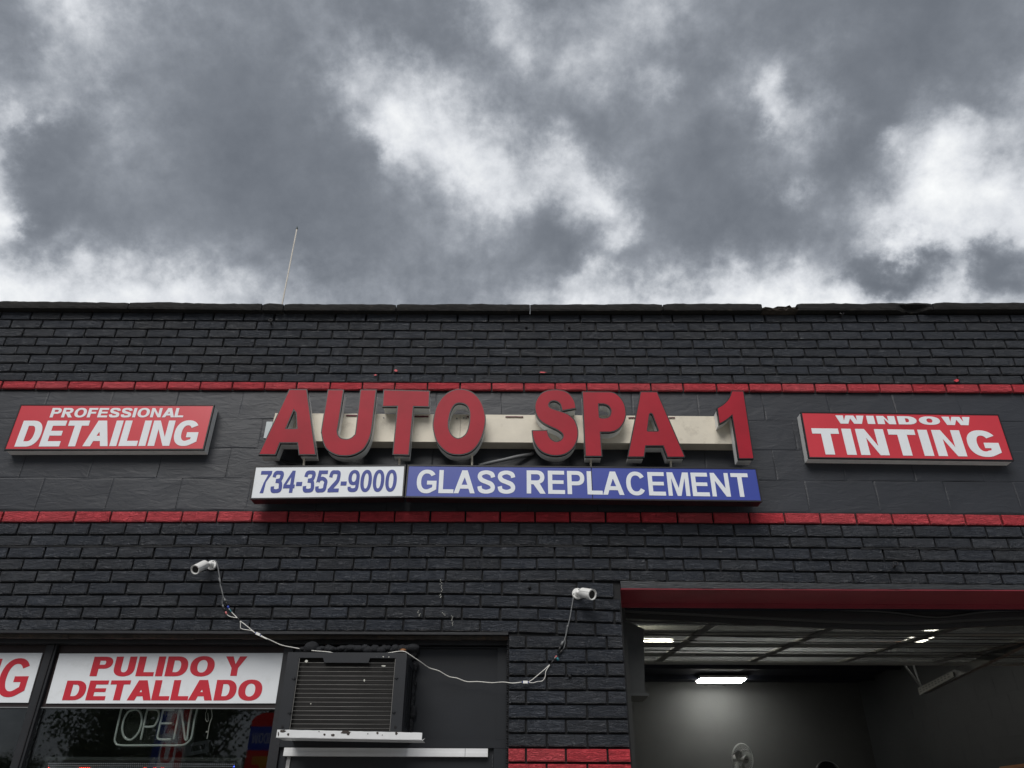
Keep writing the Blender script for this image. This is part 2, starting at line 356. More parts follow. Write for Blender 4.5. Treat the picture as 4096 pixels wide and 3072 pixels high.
def cloth(name, col):
    m, t, o = newmat(name); a = nn(t, 'ShaderNodeBsdfDiffuse'); b = nn(t, 'ShaderNodeBsdfTranslucent'); a.inputs[0].default_value = col + (1,); b.inputs[0].default_value = col + (1,)
    x = nn(t, 'ShaderNodeMixShader'); x.inputs[0].default_value = .5; t.links.new(a.outputs[0], x.inputs[1]); t.links.new(b.outputs[0], x.inputs[2]); t.links.new(x.outputs[0], o.inputs[0]); return m
M['fabw'] = cloth('white banner cloth', (.85, .85, .87)); M['fabr'] = cloth('red banner cloth', (.75, .05, .05)); M['fabb'] = cloth('blue banner cloth', (.06, .12, .55)); M['faby'] = cloth('yellow print', (.85, .70, .06))
M['wood'] = surf('orange plywood', (.30, .13, .05), .6, .3, var=.2)
M['chip'] = surf('bare white chip', (.55, .55, .50), .6)
M['splashred'] = surf('red paint splash', (.55, .045, .06), .5)
M['roof'] = surf('roof membrane', (.08, .08, .085), .8)

# ------------------------------------------------------------------ ground
mb = MB(); S_ = 1500
g = 40
mb.add([(-S_, -S_, 0), (S_, -S_, 0), (S_, S_, 0), (-S_, S_, 0)], [(0, 1, 2, 3)])
tag(link('parking_lot', mb.mesh('parking_lot', [M['asphalt']])), kind='structure')
mb = MB()
for i in range(-6, 8): mb.box(i * 2.7 - .05, i * 2.7 + .05, -16, -11, .0, .004)
tag(link('parking_lines', mb.mesh('parking_lines', [M['line']])), kind='structure')

# ------------------------------------------------------------------ the building
bld = empty('shop_building', 'black painted single storey brick garage with red brick bands and chipped stone coping', 'building', (0, .3, 0))
def bpart(name, mb_, mats, label=None, parent=bld, smooth=False, kind=None):
    o = part(name, mb_.mesh(name, mats, smooth), None, parent, label)
    if kind: o['kind'] = kind
    return o

BLN = .2032; CH = BLN / 3
MY = .019          # mortar face
Wl, Wr = -4.2, 4.6
XL, XR = Wl, Wr
XVL, XVR = Wl, Wr   # ends of the facade

def brick_mesh(i):
    rnd = random.Random(100 + i); m = MB(); nx, nz = 5, 3; vs = []
    xs = [0, .035, .5, .965, 1]; zs = [0, .12, .88, 1]
    xs = [0, .03, .28, .52, .76, .97, 1]; nx = len(xs); zs = [0, .10, .5, .90, 1]; nz = len(zs)
    for k, z in enumerate(zs):
        for j, x in enumerate(xs):
            edge = j in (0, nx - 1) or k in (0, nz - 1)
            vs.append((x - .5 + (rnd.uniform(-.0025, .0025)), (.003 if edge else rnd.uniform(-.0025, .0012)), z - .5 + rnd.uniform(-.007, .007)))
    fs = []
    for k in range(nz - 1):
        for j in range(nx - 1):
            a = k * nx + j; fs.append((a, a + 1, a + nx + 1, a + nx))
    ring = [j for j in range(nx)] + [k * nx + nx - 1 for k in range(1, nz)] + [(nz - 1) * nx + j for j in range(nx - 2, -1, -1)] + [k * nx for k in range(nz - 2, 0, -1)]
    n = len(vs); back = [(vs[r][0], .030, vs[r][2]) for r in ring]
    m.add(vs + back, fs + [(ring[(q + 1) % len(ring)], ring[q], n + q, n + (q + 1) % len(ring)) for q in range(len(ring))])
    return m
BM = [(brick_mesh(i).mesh('brick_%d' % i, [M['brick']], smooth=False)) for i in range(6)]
RM = []
for b_ in BM:
    r_ = b_.copy(); r_.materials.clear(); r_.materials.append(M['redbrick']); RM.append(r_)
FAR = {}
def in_view(P, m=60):
    d = P - CAM; k = F / d.dot(fwd); return -m < 2048 + d.dot(RT) * k < 4096 + m
def far_piece(key, me, x0, x1, y, z0, z1):
    if key not in FAR: FAR[key] = MB()
    sx_, sz_ = x1 - x0, z1 - z0
    FAR[key].add([((x0 + x1) / 2 + v_.co.x * sx_, y + v_.co.y, (z0 + z1) / 2 + v_.co.z * sz_) for v_ in me.vertices], [tuple(p_.vertices) for p_ in me.polygons])
def place_brick(x0, x1, z0, z1, parent, red=False, tilt=0):
    j = .0052
    if not (in_view(Vector((x0, 0, z0))) or in_view(Vector((x1, 0, z1)))):
        far_piece((parent.name, 'redbrick' if red else 'brick'), random.choice(RM if red else BM), x0 + j, x1 - j, random.uniform(-.0015, .0015), z0, z1); return
    o = bpy.data.objects.new('brick', random.choice(RM if red else BM)); COL.objects.link(o); o.parent = parent
    off = bld.location + (parent.location if parent is not bld else Vector())
    o.location = Vector(((x0 + x1) / 2, random.uniform(-.0018, .0018), (z0 + z1) / 2)) - off
    o.scale = (x1 - x0 - 2 * j, 1, z1 - z0); o.rotation_euler = (random.uniform(-.010, .010), tilt + random.uniform(-.0012, .0012), random.uniform(-.004, .004))
    return o
def rowline(kn):   # knots (px, py) of brick bottoms at wall face
    P = [at(a, b) for a, b in kn]; return [(p.x, p.z) for p in P]

def courses(joints, bottoms, zline_above, parent, red, x_lo, x_hi, hfrac=.82):
    """joints: list of X positions, ascending. bottoms/zline_above: (X,Z) knots"""
    xs = list(joints)
    while xs[0] > x_lo: xs.insert(0, xs[0] - BLN)
    while xs[-1] < x_hi: xs.append(xs[-1] + BLN)
    for a, b in zip(xs[:-1], xs[1:]):
        a2, b2 = max(a, x_lo), min(b, x_hi)
        if b2 - a2 < .035: continue
        jit = random.uniform(-.0015, .0015)
        xm = (a2 + b2) / 2; z0 = interp(bottoms, xm); zt = interp(zline_above, xm)
        za = interp(bottoms, a2); zb = interp(bottoms, b2)
        place_brick(a2 + jit, b2 + jit, z0, z0 + (zt - z0) * hfrac, parent, red, -math.atan2(zb - za, b2 - a2))
def joint_chain(stations):
    """stations: [(px,py),...] one joint each, bricks between interpolated"""
    X = [at(a, b).x for a, b in stations]; out = [X[0]]
    for a, b in zip(X[:-1], X[1:]):
        n = max(1, round((b - a) / BLN))
        out += [lerp(a, b, k / n) for k in range(1, n + 1)]
    return out

# --- parapet bricks (upper eight courses and red band)
par = empty('parapet_wall', None, None); par.parent = bld; par.location = (0, 0, 0)
band1 = empty('red_brick_band', None, None); band1.parent = bld; band1['label'] = 'upper red painted brick band'
band2 = empty('red_brick_band', None, None); band2.parent = bld; band2['label'] = 'lower red painted brick band'
s = .2411
kx = [(0 + 250, 0), (1800 + 250, 1), (3596 + 250, 2)]
UB = [[355, 400, 400], [497, 545, 543], [640, 682, 685], [788, 825, 832], [930, 965, 975], [1075, 1108, 1125], [1222, 1255, 1270], [1373, 1402, 1420], [1500, 1528, 1560]]
UJ = [((5, 300), (127, 345), (320, 342)), ((172, 447), (367, 490), (97, 485)), ((375, 587), (105, 628), (405, 627)), ((75, 728), (397, 768), (208, 772)),
      ((275, 870), (113, 908), (12, 916)), ((480, 1015), (415, 1050), (335, 1065)), ((178, 1160), (113, 1195), (97, 1215)), ((408, 1310), (415, 1343), (452, 1360))]
top0 = rowline([(250, 1190 + s * 222), (2050, 1190 + s * 262), (3846, 1190 + s * 262)])
prev = top0; UL = []
for r in range(9):
    bt = rowline([(250, 1190 + s * UB[r][0]), (2050, 1190 + s * UB[r][1]), (3846, 1190 + s * UB[r][2])]); UL.append(bt)
    if r < 8: J = joint_chain([(UJ[r][0][0] * s, 1190 + s * UJ[r][0][1]), (1800 + UJ[r][1][0] * s, 1190 + s * UJ[r][1][1]), (3596 + UJ[r][2][0] * s, 1190 + s * UJ[r][2][1])])
    else:
        r1 = [7.5,140.7,272.5,407.8,538,669,800,929,1058.5,1187,1320,1450,1580,1710.5,1840.5,1966.5,2095,2220.5,2347.6,2476.5,2604,2733,2866,2996.5,3128.5,3260.5,3389,3519,3651,3784.5,3918,4049]
        J = [at(x, 1536 + 15 * x / 4096).x for x in r1]
    courses(J, bt, prev, band1 if r == 8 else par, r == 8, XL, XR, .82 if r < 8 else .86)
    prev = bt
# --- lower bricks
low = empty('lower_wall', None, None); low.parent = bld; low.location = (0, 0, 0)
s = .3375
XLl, XRl = Wl, Wr
JX = at(2486, 2400).x                      # left jamb of the garage opening
LB = [[253, 248, 250, 252, 277, 293], [398, 395, 396, 397, 428, 435], [533, 525, 528, 530, 557, 570], [677, 668, 668, 668, 705, 715], [817, 812, 809, 807, 842, 858], [960, 953, 948, 945, 982, 995],
      [1108, 1098, 1112, 1135], [1250, 1245, 1262, 1283], [1393, 1390, 1410, 1430], [1540, 1545, 1566, 1590]]
LX = [150, 1750, 2150, 2330, 3440, 4000]
LJ = [None, ((205, 343), (267, 340), (345, 372)), ((362, 478), (40, 475), (163, 507)), ((92, 620), (240, 612), (413, 647)), ((265, 760), (22, 757), (222, 785)), ((430, 900), (240, 900), (50, 928)),
      ((152, 1045), (25, 1038)), ((312, 1190), (212, 1188)), ((65, 1335), (440, 1330)), ((225, 1480), (197, 1480))]
LBL = []
r2t = rowline([(150, 2000 + s * 118), (1750, 2000 + s * 118), (3440, 2000 + s * 142), (4000, 2000 + s * 158)])
prev = r2t
for r in range(10):
    bt = rowline([(LX[i], 2000 + s * LB[r][i]) for i in range(len(LB[r]))]); LBL.append(bt)
    if r == 0:
        r2 = [8.4,150.2,297,441,584,727,868,1008.4,1150.4,1292.5,1435.6,1578,1720.5,1861,2000.5,2140.5,2280.5,2422.6,2564,2710,2853,2998,3140,3283,3427,3570,3717,3863,4008]
        J = [at(x, 2065 + 13 * max(0, x - 2000) / 2000).x for x in r2]
    else:
        st = [(LJ[r][0][0] * s, 2000 + s * LJ[r][0][1]), (1700 + LJ[r][1][0] * s, 2000 + s * LJ[r][1][1])]
        if len(LJ[r]) > 2: st.append((3396 + LJ[r][2][0] * s, 2000 + s * LJ[r][2][1]))
        J = joint_chain(st)
    courses(J, bt, prev, band2 if r == 0 else low, r == 0, XLl, XRl if r < 6 else JX - .004, .82 if r else .87)
    prev = bt
# pillar
s = .34483
PX0 = at(2031, 2800).x
PB = [258, 418, 578, 742, 905, 1073, 1242, 1408, 1583, 1766, 1950]
prev = [(a, b - .0) for a, b in LBL[-1]]
zprev = at(2270, 2500 + s * 105).z
for k, pb in enumerate(PB):
    z = at(2270, 2500 + s * pb).z
    js = (360, 824, 1297) if k % 2 == 0 else (601, 1062)
    jx = [at(1980 + s * (x + k * 1.5 if x > 1000 else x), 2500 + s * (pb - 60)).x for x in js]
    xs = [PX0] + jx + [JX - .004]
    for a, b in zip(xs[:-1], xs[1:]): place_brick(a, b, z, z + (zprev - z) * .83, low, k >= 8)
    zprev = z

# --- concrete block band
blk = empty('block_wall', None, None); blk.parent = bld; blk.location = (0, 0, 0)
zt = interp(UL[8], 0) - .004; zb_ = interp(r2t, 0) + .002
BYF = .024
zr = [zt - (zt - zb_) * k / 4 for k in range(5)]
x_a = at(181, 1585).x; x_d = at(131, 2020).x
def block_mesh(i):
    rnd = random.Random(i); m = MB(); xs = [0, .02, .3, .6, .98, 1]; zs = [0, .04, .5, .96, 1]; nx, nz = 6, 5
    vs = [(x - .5 + rnd.uniform(-.003, .003), (.0009 if (j in (0, 5) or k in (0, 4)) else rnd.uniform(-.0012, .0012)), z - .5 + rnd.uniform(-.008, .008)) for k, z in enumerate(zs) for j, x in enumerate(xs)]
    fs = [(k * nx + j, k * nx + j + 1, k * nx + j + nx + 1, k * nx + j + nx) for k in range(4) for j in range(5)]
    m.add(vs, fs); return m.mesh('block_%d' % i, [M['block']])
KM = [block_mesh(i) for i in range(5)]
for r in range(4):
    base = x_a if r % 2 == 0 else x_d
    x = base - .4064 * 12
    while x < Wr:
        xa_, xb_ = max(x, Wl), min(x + .4064, Wr)
        zc_ = (zr[r] + zr[r + 1]) / 2
        if xb_ - xa_ > .05 and not (in_view(Vector((xa_, 0, zc_))) or in_view(Vector((xb_, 0, zc_)))):
            zz = interp(UL[8], x + .2) - zt - .004
            far_piece((blk.name, 'block'), random.choice(KM), xa_ + .0006, xb_ - .0006, BYF, zr[r + 1] + .0006 + zz * .5, zr[r] - .0006 + zz * .5)
        elif x + .4064 > Wl and x < Wr:
            zz = interp(UL[8], x + .2) - zt - .004
            o = link('concrete_block', random.choice(KM), None, blk)
            o.location = Vector((x + .2032, BYF + random.uniform(-.001, .001), (zr[r] + zr[r + 1]) / 2 + zz * .5)) - bld.location
            o.scale = (.4064 - random.uniform(.0008, .0018), 1, zr[r] - zr[r + 1] - random.uniform(.0004, .0014)); o.rotation_euler = (random.uniform(-.004, .004), 0, random.uniform(-.001, .001))
        x += .4064
for (pn, kind_), m_ in list(FAR.items()):
    pr_o = {q_.name: q_ for q_ in (par, low, blk, band1, band2)}[pn]
    o = part('brick' if kind_ != 'block' else 'concrete_block', m_.mesh('far_' + kind_, [M[kind_]]), None, pr_o, 'bricks carrying on past the end of the photographed wall' if kind_ != 'block' else 'blocks carrying on past the end of the photographed wall'); o['kind'] = 'stuff'
# --- backing wall
OX0, OX1 = JX, 4.35                       # garage opening
ZL = at(3000, 2356, 0).z                  # lintel underside
WH = at(1000, 2525, 0).z                  # window head height
WX1 = PX0                                 # window bay right edge
ZTOP = interp(UL[0], 0) + .075
mb = MB()
mb.box(Wl - .2, Wl - .001, MY, 8.4, 0, ZTOP)
mb.box(Wl, Wr, MY, .30, zt - .002, ZTOP)                     # parapet
mb.box(Wl, Wr, BYF + .0034, .30, zb_, zt - .004)              # behind blocks
mb.box(Wl, OX0, MY, .30, WH + .002, zb_ - .002)              # above window
mb.box(OX0 + .001, Wr, MY, .30, ZL + .012, zb_ - .002)       # above lintel
mb.box(WX1 + .003, OX0, MY, .30, 0, WH)                      # pillar
mb.box(OX1, Wr, MY, .30, 0, ZL + .010)
mb.box(Wl, WX1, MY, .30, 0, .75)                             # below the window
bpart('mortar', mb, [M['mortar']], 'black painted mortar bed behind the bricks')
# mortar smear lines (a wide pale bed joint runs along under the third course)
mb = MB()
for (a, b) in ((150, 2330), (3440, 4100)):
    n = 60; xs = [lerp(at(a - 160 if a < 200 else a, 2180).x, at(b, 2180).x, i / n) for i in range(n + 1)]
    for i in range(n):
        z1 = interp(LBL[2], xs[i]) - .004; h_ = .008 + .003 * math.sin(i * .9)
        mb.box(xs[i], xs[i + 1] + .0005 * (i % 2), -.002 + .001 * (i % 3), .014, z1 - h_, z1)
bpart('mortar', mb, [M['mortar']], 'wide smeared mortar bed joint')

# --- coping
def cop_top(x): return interp([(0, 1204), (517, 1208), (1100, 1214), (2100, 1216), (2650, 1215), (3040, 1213), (3300, 1213), (3727, 1210), (4096, 1209)], x)
def cop_bot(x): return interp([(0, 1230), (500, 1233), (1100, 1240), (2000, 1242), (3000, 1240), (3500, 1240), (3800, 1236), (4096, 1236)], x)
CY = -.045
def coping(p0, p1, seed, chip=None, rub=False, label=None, lo=0):
    rnd = random.Random(seed); n = max(6, int((p1 - p0) / 16)); m = MB(); vs = []
    walk = 0
    zref = at((p0 + p1) / 2, 1240, CY).z
    for i in range(n + 1):
        px = lerp(p0, p1, i / n); walk = walk * .7 + rnd.uniform(-1.3, 1.3)
        tpy = cop_top(px) + walk + (lo + rnd.uniform(-5, 6) if rub else 0)
        if i in (0, n) and not rub: tpy += 2.5
        bpy_ = cop_bot(px) + (rnd.uniform(-3, 3) if rub else rnd.uniform(-.5, .5))
        P = at(px, tpy, CY); Q = at(px, bpy_, CY); h_ = P.z - Q.z
        prof = [(.30, P.z - .01), (.02, P.z + rnd.uniform(-.001, .002)), (CY + .004, P.z)]
        for q in (.25, .5, .75): prof.append((CY, P.z - h_ * q))
        prof += [(CY + .003, Q.z), (MY + .003, Q.z + .001)]
        for k, (yy, z_) in enumerate(prof):
            a = .0015 if not rub else .012
            yy += rnd.uniform(-a, a) if 1 < k < 7 else 0
            z_ += rnd.uniform(-a, a) * .5 if 2 < k < 6 else 0
            if chip and chip[0] < px < chip[1] and 3 < k < 7:
                tt = (px - chip[0]) / (chip[1] - chip[0]); dd = math.sin(math.pi * min(1, tt * 1.1)) ** .5
                yy += .036 * dd + rnd.uniform(-.006, .006); z_ += rnd.uniform(-.003, .006)
            vs.append((P.x + (rnd.uniform(-.001, .001)), yy, z_))
    K = 8; fs = [(i * K + k, i * K + k + 1, (i + 1) * K + k + 1, (i + 1) * K + k) for i in range(n) for k in range(K - 1)]
    fs += [tuple(range(K)), tuple(n * K + k for k in range(K - 1, -1, -1))]
    m.add(vs, fs)
    return bpart('coping_slab' if not rub else 'broken_coping', m, [M['rubble'] if rub else M['coping']], label)
edges = [(-470, -10), (-4, 515), (519, 1048), (1052, 1134), (1138, 1583), (1587, 2119.7), (2121.3, 2648), (2652, 3046)]
for i, (a, b) in enumerate(edges): coping(a, b, 30 + i)
coping(3044, 3190, 60, rub=True, lo=16, label='crumbled gap between two coping slabs')
coping(3188, 3725, 61, chip=(3590, 3722), label='coping slab with its lower right corner broken off')
coping(3729, 4250, 62); coping(4254, 4700, 63); coping(4704, 4830, 64)
# roof
mb = MB(); mb.box(Wl, Wr + 1.2, .301, 8.6, 3.95, 4.08)
bpart('roof', mb, [M['roof']])

# --- little marks
def flat_mark(name, pts, mat, parent, Y=-.0075, th=.002, label=None):
    P = [at(a, b, Y) for a, b in pts]; m = MB(); m.prism([[(p.x, p.z) for p in P]], Y, Y + th); return part(name, m.mesh(name, [mat]), None, parent, label)
def blot(cx0, cy0, rx, ry, n=11, seed=0):
    rnd = random.Random(seed); return [(cx0 + rx * rnd.uniform(.6, 1.1) * math.cos(2 * math.pi * k / n), cy0 + ry * rnd.uniform(.6, 1.1) * math.sin(2 * math.pi * k / n)) for k in range(n)]
for i, (a, b, rx, ry) in enumerate([(1501, 1500, 6, 3), (1584, 1482, 8, 5), (2171, 1489, 15, 3), (3827, 1522, 11, 6)]):
    flat_mark('paint_splash', blot(a, b, rx, ry, seed=i), M['splashred'], bld, label='small red paint splash')
rnd = random.Random(5)
for (cx0, cy0, hh, n_) in [(1765, 2345, 26, 9), (1762, 2385, 8, 4), (1677, 2455, 12, 6), (1775, 2458, 7, 3), (1810, 2485, 22, 9)]:
    m = MB()
    for k in range(n_):
        c = at(cx0 + rnd.uniform(-4, 4) + (k / n_ - .5) * 8, cy0 + (k / n_ - .5) * 2 * hh, -.006)
        pts = [(c.x + rnd.uniform(.0008, .0028) * math.cos(t), c.z + rnd.uniform(.001, .0032) * math.sin(t)) for t in [2 * math.pi * q / 7 for q in range(7)]]
        m.prism([pts], -.0062 - k * .00005, -.004)
    part('paint_scuff', m.mesh('paint_scuff', [M['chip']]), None, bld, 'white scuff marks on the bricks')

# ------------------------------------------------------------------ glyphs
def arc(cx0, cy0, rx, ry, a0, a1, n=14, e=2.25):
    out = []
    for i in range(n + 1):
        t = RAD(lerp(a0, a1, i / n)); c, s_ = math.cos(t), math.sin(t)
        out.append((cx0 + rx * math.copysign(abs(c) ** (2 / e), c), cy0 + ry * math.copysign(abs(s_) ** (2 / e), s_)))
    return out
def stroke(cl, ws, n=7):
    P = spline([(a, b, 0) for a, b in cl], n); W = []
    for i in range(len(ws) - 1): W += [lerp(ws[i], ws[i + 1], k / n) for k in range(n)]
    W.append(ws[-1]); Lf, Rt = [], []
    for i, p in enumerate(P):
        t = (P[min(i + 1, len(P) - 1)] - P[max(i - 1, 0)]).normalized(); nrm = Vector((-t.y, t.x, 0))
        Lf.append(((p + nrm * W[i] / 2).x, (p + nrm * W[i] / 2).y)); Rt.append(((p - nrm * W[i] / 2).x, (p - nrm * W[i] / 2).y))
    return Lf + Rt[::-1]
GW = dict(A=.98, C=.90, D=.86, E=.78, F=.72, G=.93, I=.0, L=.70, M=1.0, N=.84, O=.97, P=.80, R=.87, S=.84, T=.80, U=.83, W=1.35, Y=.92)
for d_ in '0234569': GW[d_] = .70
GW['7'] = .68; GW['1'] = .45; GW['-'] = .36; GW['B'] = .85; GW['8'] = .7
def glyph(ch, w, v_, h):
    """list of pieces; each piece is a list of loops in a box w x 1"""
    if ch == 'I': return [[[(0, 0), (w, 0), (w, 1), (0, 1)]]]
    if ch == '-': return [[[(0, .30), (w, .30), (w, .30 + h * 1.1), (0, .30 + h * 1.1)]]]
    if ch == 'A':
        c = w / 2; tw = v_ * .62; f_ = lambda y: (1 - y) * (c - tw)   # left outer edge x at height y measured from centre
        lo = lambda y: c - tw - (1 - y) * (c - tw)
        i_ = v_ * 1.08; b0, b1_ = .20, .20 + h
        inner = lambda y: lo(y) + i_
        ytop = 1 - max(0, (i_ - tw)) / (c - tw) - .06
        return [[[(0, 0), (i_, 0), (inner(b0), b0), (w - inner(b0), b0), (w - i_, 0), (w, 0), (c + tw, 1), (c - tw, 1)],
                 [(inner(b1_), b1_), (w - inner(b1_), b1_), (c + .008, ytop), (c - .008, ytop)]]]
    if ch == 'D':
        R = w * .52; 
        return [[[(0, 0)] + arc(w - R, .5, R, .5, -90, 90) + [(0, 1)], [(v_, h)] + arc(w - R, .5, R - v_, .5 - h, -90, 90) + [(v_, 1 - h)]]]
    if ch == 'E': return [[[(0, 0), (w, 0), (w, h), (v_, h), (v_, .5 - h * .42), (w * .93, .5 - h * .42), (w * .93, .5 + h * .5), (v_, .5 + h * .5), (v_, 1 - h), (w * .98, 1 - h), (w * .98, 1), (0, 1)]]]
    if ch == 'F': return [[[(0, 0), (v_, 0), (v_, .5 - h * .5), (w * .90, .5 - h * .5), (w * .90, .5 + h * .45), (v_, .5 + h * .45), (v_, 1 - h), (w, 1 - h), (w, 1), (0, 1)]]]
    if ch == 'L': return [[[(0, 0), (w, 0), (w, h), (v_, h), (v_, 1), (0, 1)]]]
    if ch == 'T': return [[[(w / 2 - v_ / 2, 0), (w / 2 + v_ / 2, 0), (w / 2 + v_ / 2, 1 - h), (w, 1 - h), (w, 1), (0, 1), (0, 1 - h), (w / 2 - v_ / 2, 1 - h)]]]
    if ch == 'N':
        k = v_ * .95
        return [[[(0, 0), (k, 0), (k, .66), (w - k, 0), (w, 0), (w, 1), (w - k, 1), (w - k, .34), (k, 1), (0, 1)]]]
    if ch == 'M':
        k = v_ * .92; c = w / 2
        return [[[(0, 0), (k, 0), (k, .76), (c - k * .46, 0), (c + k * .46, 0), (w - k, .76), (w - k, 0), (w, 0), (w, 1), (w - k * 1.45, 1), (c, .33), (k * 1.45, 1), (0, 1)]]]
    if ch == 'W':
        k = v_ * 1.02; c = w / 2; q = w * .26
        return [[[(0, 1), (k, 1), (q + .01, .36), (c - k * .52, 1), (c + k * .52, 1), (w - q - .01, .36), (w - k, 1), (w, 1), (w - q + k * .5, 0), (w - q - k * .5, 0), (c, .66), (q + k * .5, 0), (q - k * .5, 0)]]]
    if ch == 'Y':
        c = w / 2; k = v_ * 1.15
        return [[[(c - v_ / 2, 0), (c + v_ / 2, 0), (c + v_ / 2, .40), (w, 1), (w - k, 1), (c, .60), (k, 1), (0, 1), (c - v_ / 2, .40)]]]
    if ch == 'U':
        return [[[(0, 1)] + arc(w / 2, .40, w / 2, .41, 180, 360) + [(w, 1), (w - v_, 1)] + arc(w / 2, .40, w / 2 - v_, .41 - h, 360, 180) + [(v_, 1)]]]
    if ch in 'O0':
        return [[arc(w / 2, .5, w / 2, .51, 0, 350, 35), arc(w / 2, .5, w / 2 - v_, .51 - h * .95, 0, 350, 35)]]
    if ch in 'PR':
        yb = .38 if ch == 'P' else .40; R = min(w * .45, .36); cc = (1 + yb) / 2; H_ = (1 - yb) / 2
        hole = [(v_, yb + h)] + arc(w - R, cc, R - v_ * .98, H_ - h, -90, 90, 10) + [(v_, 1 - h)]
        if ch == 'P': return [[[(0, 0), (v_, 0), (v_, yb)] + arc(w - R, cc, R, H_, -90, 90, 12) + [(0, 1)], hole]]
        w2 = w * .95
        hole = [(v_, yb + h)] + arc(w2 - R, cc, R - v_ * .98, H_ - h, -90, 90, 10) + [(v_, 1 - h)]
        return [[[(0, 0), (v_, 0), (v_, yb), (w * .36, yb), (w - v_ * 1.22, 0), (w, 0), (w * .70, yb + .03)] + arc(w2 - R, cc + .01, R, H_ - .01, -70, 90, 12) + [(0, 1)], hole]]
    if ch == 'C':
        o_ = arc(w / 2, .5, w / 2, .51, 32, 328, 30); i_ = arc(w / 2, .5, w / 2 - v_, .51 - h, 326, 34, 26)
        return [[o_ + i_]]
    if ch == 'G':
        o_ = arc(w / 2, .5, w / 2, .51, 34, 300, 30); i_ = arc(w / 2, .5, w / 2 - v_, .51 - h, 296, 38, 26)
        return [[o_ + [(w, .16), (w, .53), (w * .52, .53), (w * .52, .53 - h), (w - v_ * .95, .53 - h), (w - v_ * .95, .25)] + i_]]
    if ch == 'S':
        cl = [(w - v_ * .52, .70), (w * .80, .85), (w * .5, 1 - h / 2 + .01), (w * .20, .86), (v_ * .55, .725), (w * .24, .59), (w * .5, .50), (w * .76, .41), (w - v_ * .55, .275), (w * .80, .14), (w * .5, h / 2 - .01), (w * .20, .14), (v_ * .52, .31)]
        ws = [v_, v_ * .95, h, v_ * .95, v_, v_ * .98, h * 1.15, v_ * .98, v_, v_ * .95, h, v_ * .95, v_]
        return [[stroke(cl, ws, 4)]]
    if ch == '2':
        cl = [(v_ * .5, .68), (w * .22, .88), (w * .5, 1 - h / 2), (w * .82, .88), (w - v_ * .5, .70), (w * .78, .50), (w * .44, .27), (v_ * .55, h * .4)]
        return [[stroke(cl, [v_, v_ * .95, h, v_ * .95, v_, v_, v_, v_], 4)], [[(.02, 0), (w, 0), (w, h), (.02, h)]]]
    if ch == '3':
        a_ = stroke([(v_ * .5, .71), (w * .22, .88), (w * .5, 1 - h / 2), (w * .80, .88), (w - v_ * .58, .74), (w * .72, .585), (w * .36, .54)], [v_, v_ * .95, h, v_ * .95, v_, h * 1.1, h], 4)
        b_ = stroke([(w * .36, .535), (w * .74, .50), (w - v_ * .5, .29), (w * .82, .13), (w * .5, h / 2), (w * .20, .12), (v_ * .5, .29)], [h, h * 1.1, v_, v_ * .95, h, v_ * .95, v_], 4)
        return [[a_], [b_]]
    if ch == '5':
        b_ = stroke([(v_ * .7, .47), (w * .34, .60), (w * .60, .62), (w * .86, .50), (w - v_ * .5, .32), (w * .80, .13), (w * .48, h / 2), (w * .20, .11), (v_ * .5, .27)], [h * .8, h, h, v_ * .95, v_, v_ * .95, h, v_ * .95, v_], 4)
        return [[[(w * .14, 1), (w * .94, 1), (w * .94, 1 - h), (w * .14 + v_ * .9, 1 - h), (w * .07 + v_ * .9, .60), (v_ * .25, .44), (.02, .46)][::-1]], [b_]]
    if ch == '7': return [[[(w * .20, 0), (w * .20 + v_ * 1.05, 0), (w * .60, .50), (w, .86), (w, 1), (0, 1), (0, 1 - h), (w - v_ * 1.0, 1 - h), (w * .40, .45)]]]
    if ch == '4':
        return [[[(w * .58, 0), (w * .58 + v_, 0), (w * .58 + v_, .20), (w, .20), (w, .20 + h), (w * .58 + v_, .20 + h), (w * .58 + v_, 1), (w * .58 + v_ * .1, 1), (0, .20 + h * .95), (0, .20), (w * .58, .20)],
                 [(w * .58, .20 + h), (w * .58, .72), (w * .24, .20 + h)]]]
    if ch == '9':
        tail = stroke([(w - v_ * .5, .62), (w - v_ * .52, .40), (w * .80, .14), (w * .48, h / 2), (w * .20, .13), (v_ * .55, .24)], [v_, v_, v_ * .9, h, v_ * .9, v_ * .9], 4)
        return [[arc(w / 2, .66, w / 2, .35, 0, 350, 30), arc(w / 2, .66, w / 2 - v_, .35 - h * .9, 0, 350, 30)], [tail]]
    if ch == '1': return [[[(w - v_, 0), (w, 0), (w, 1), (w - v_ * .8, 1), (w * .3, .80), (0, .74), (0, .74 - h), (w * .4, .68), (w - v_, .72)]]]
    return []
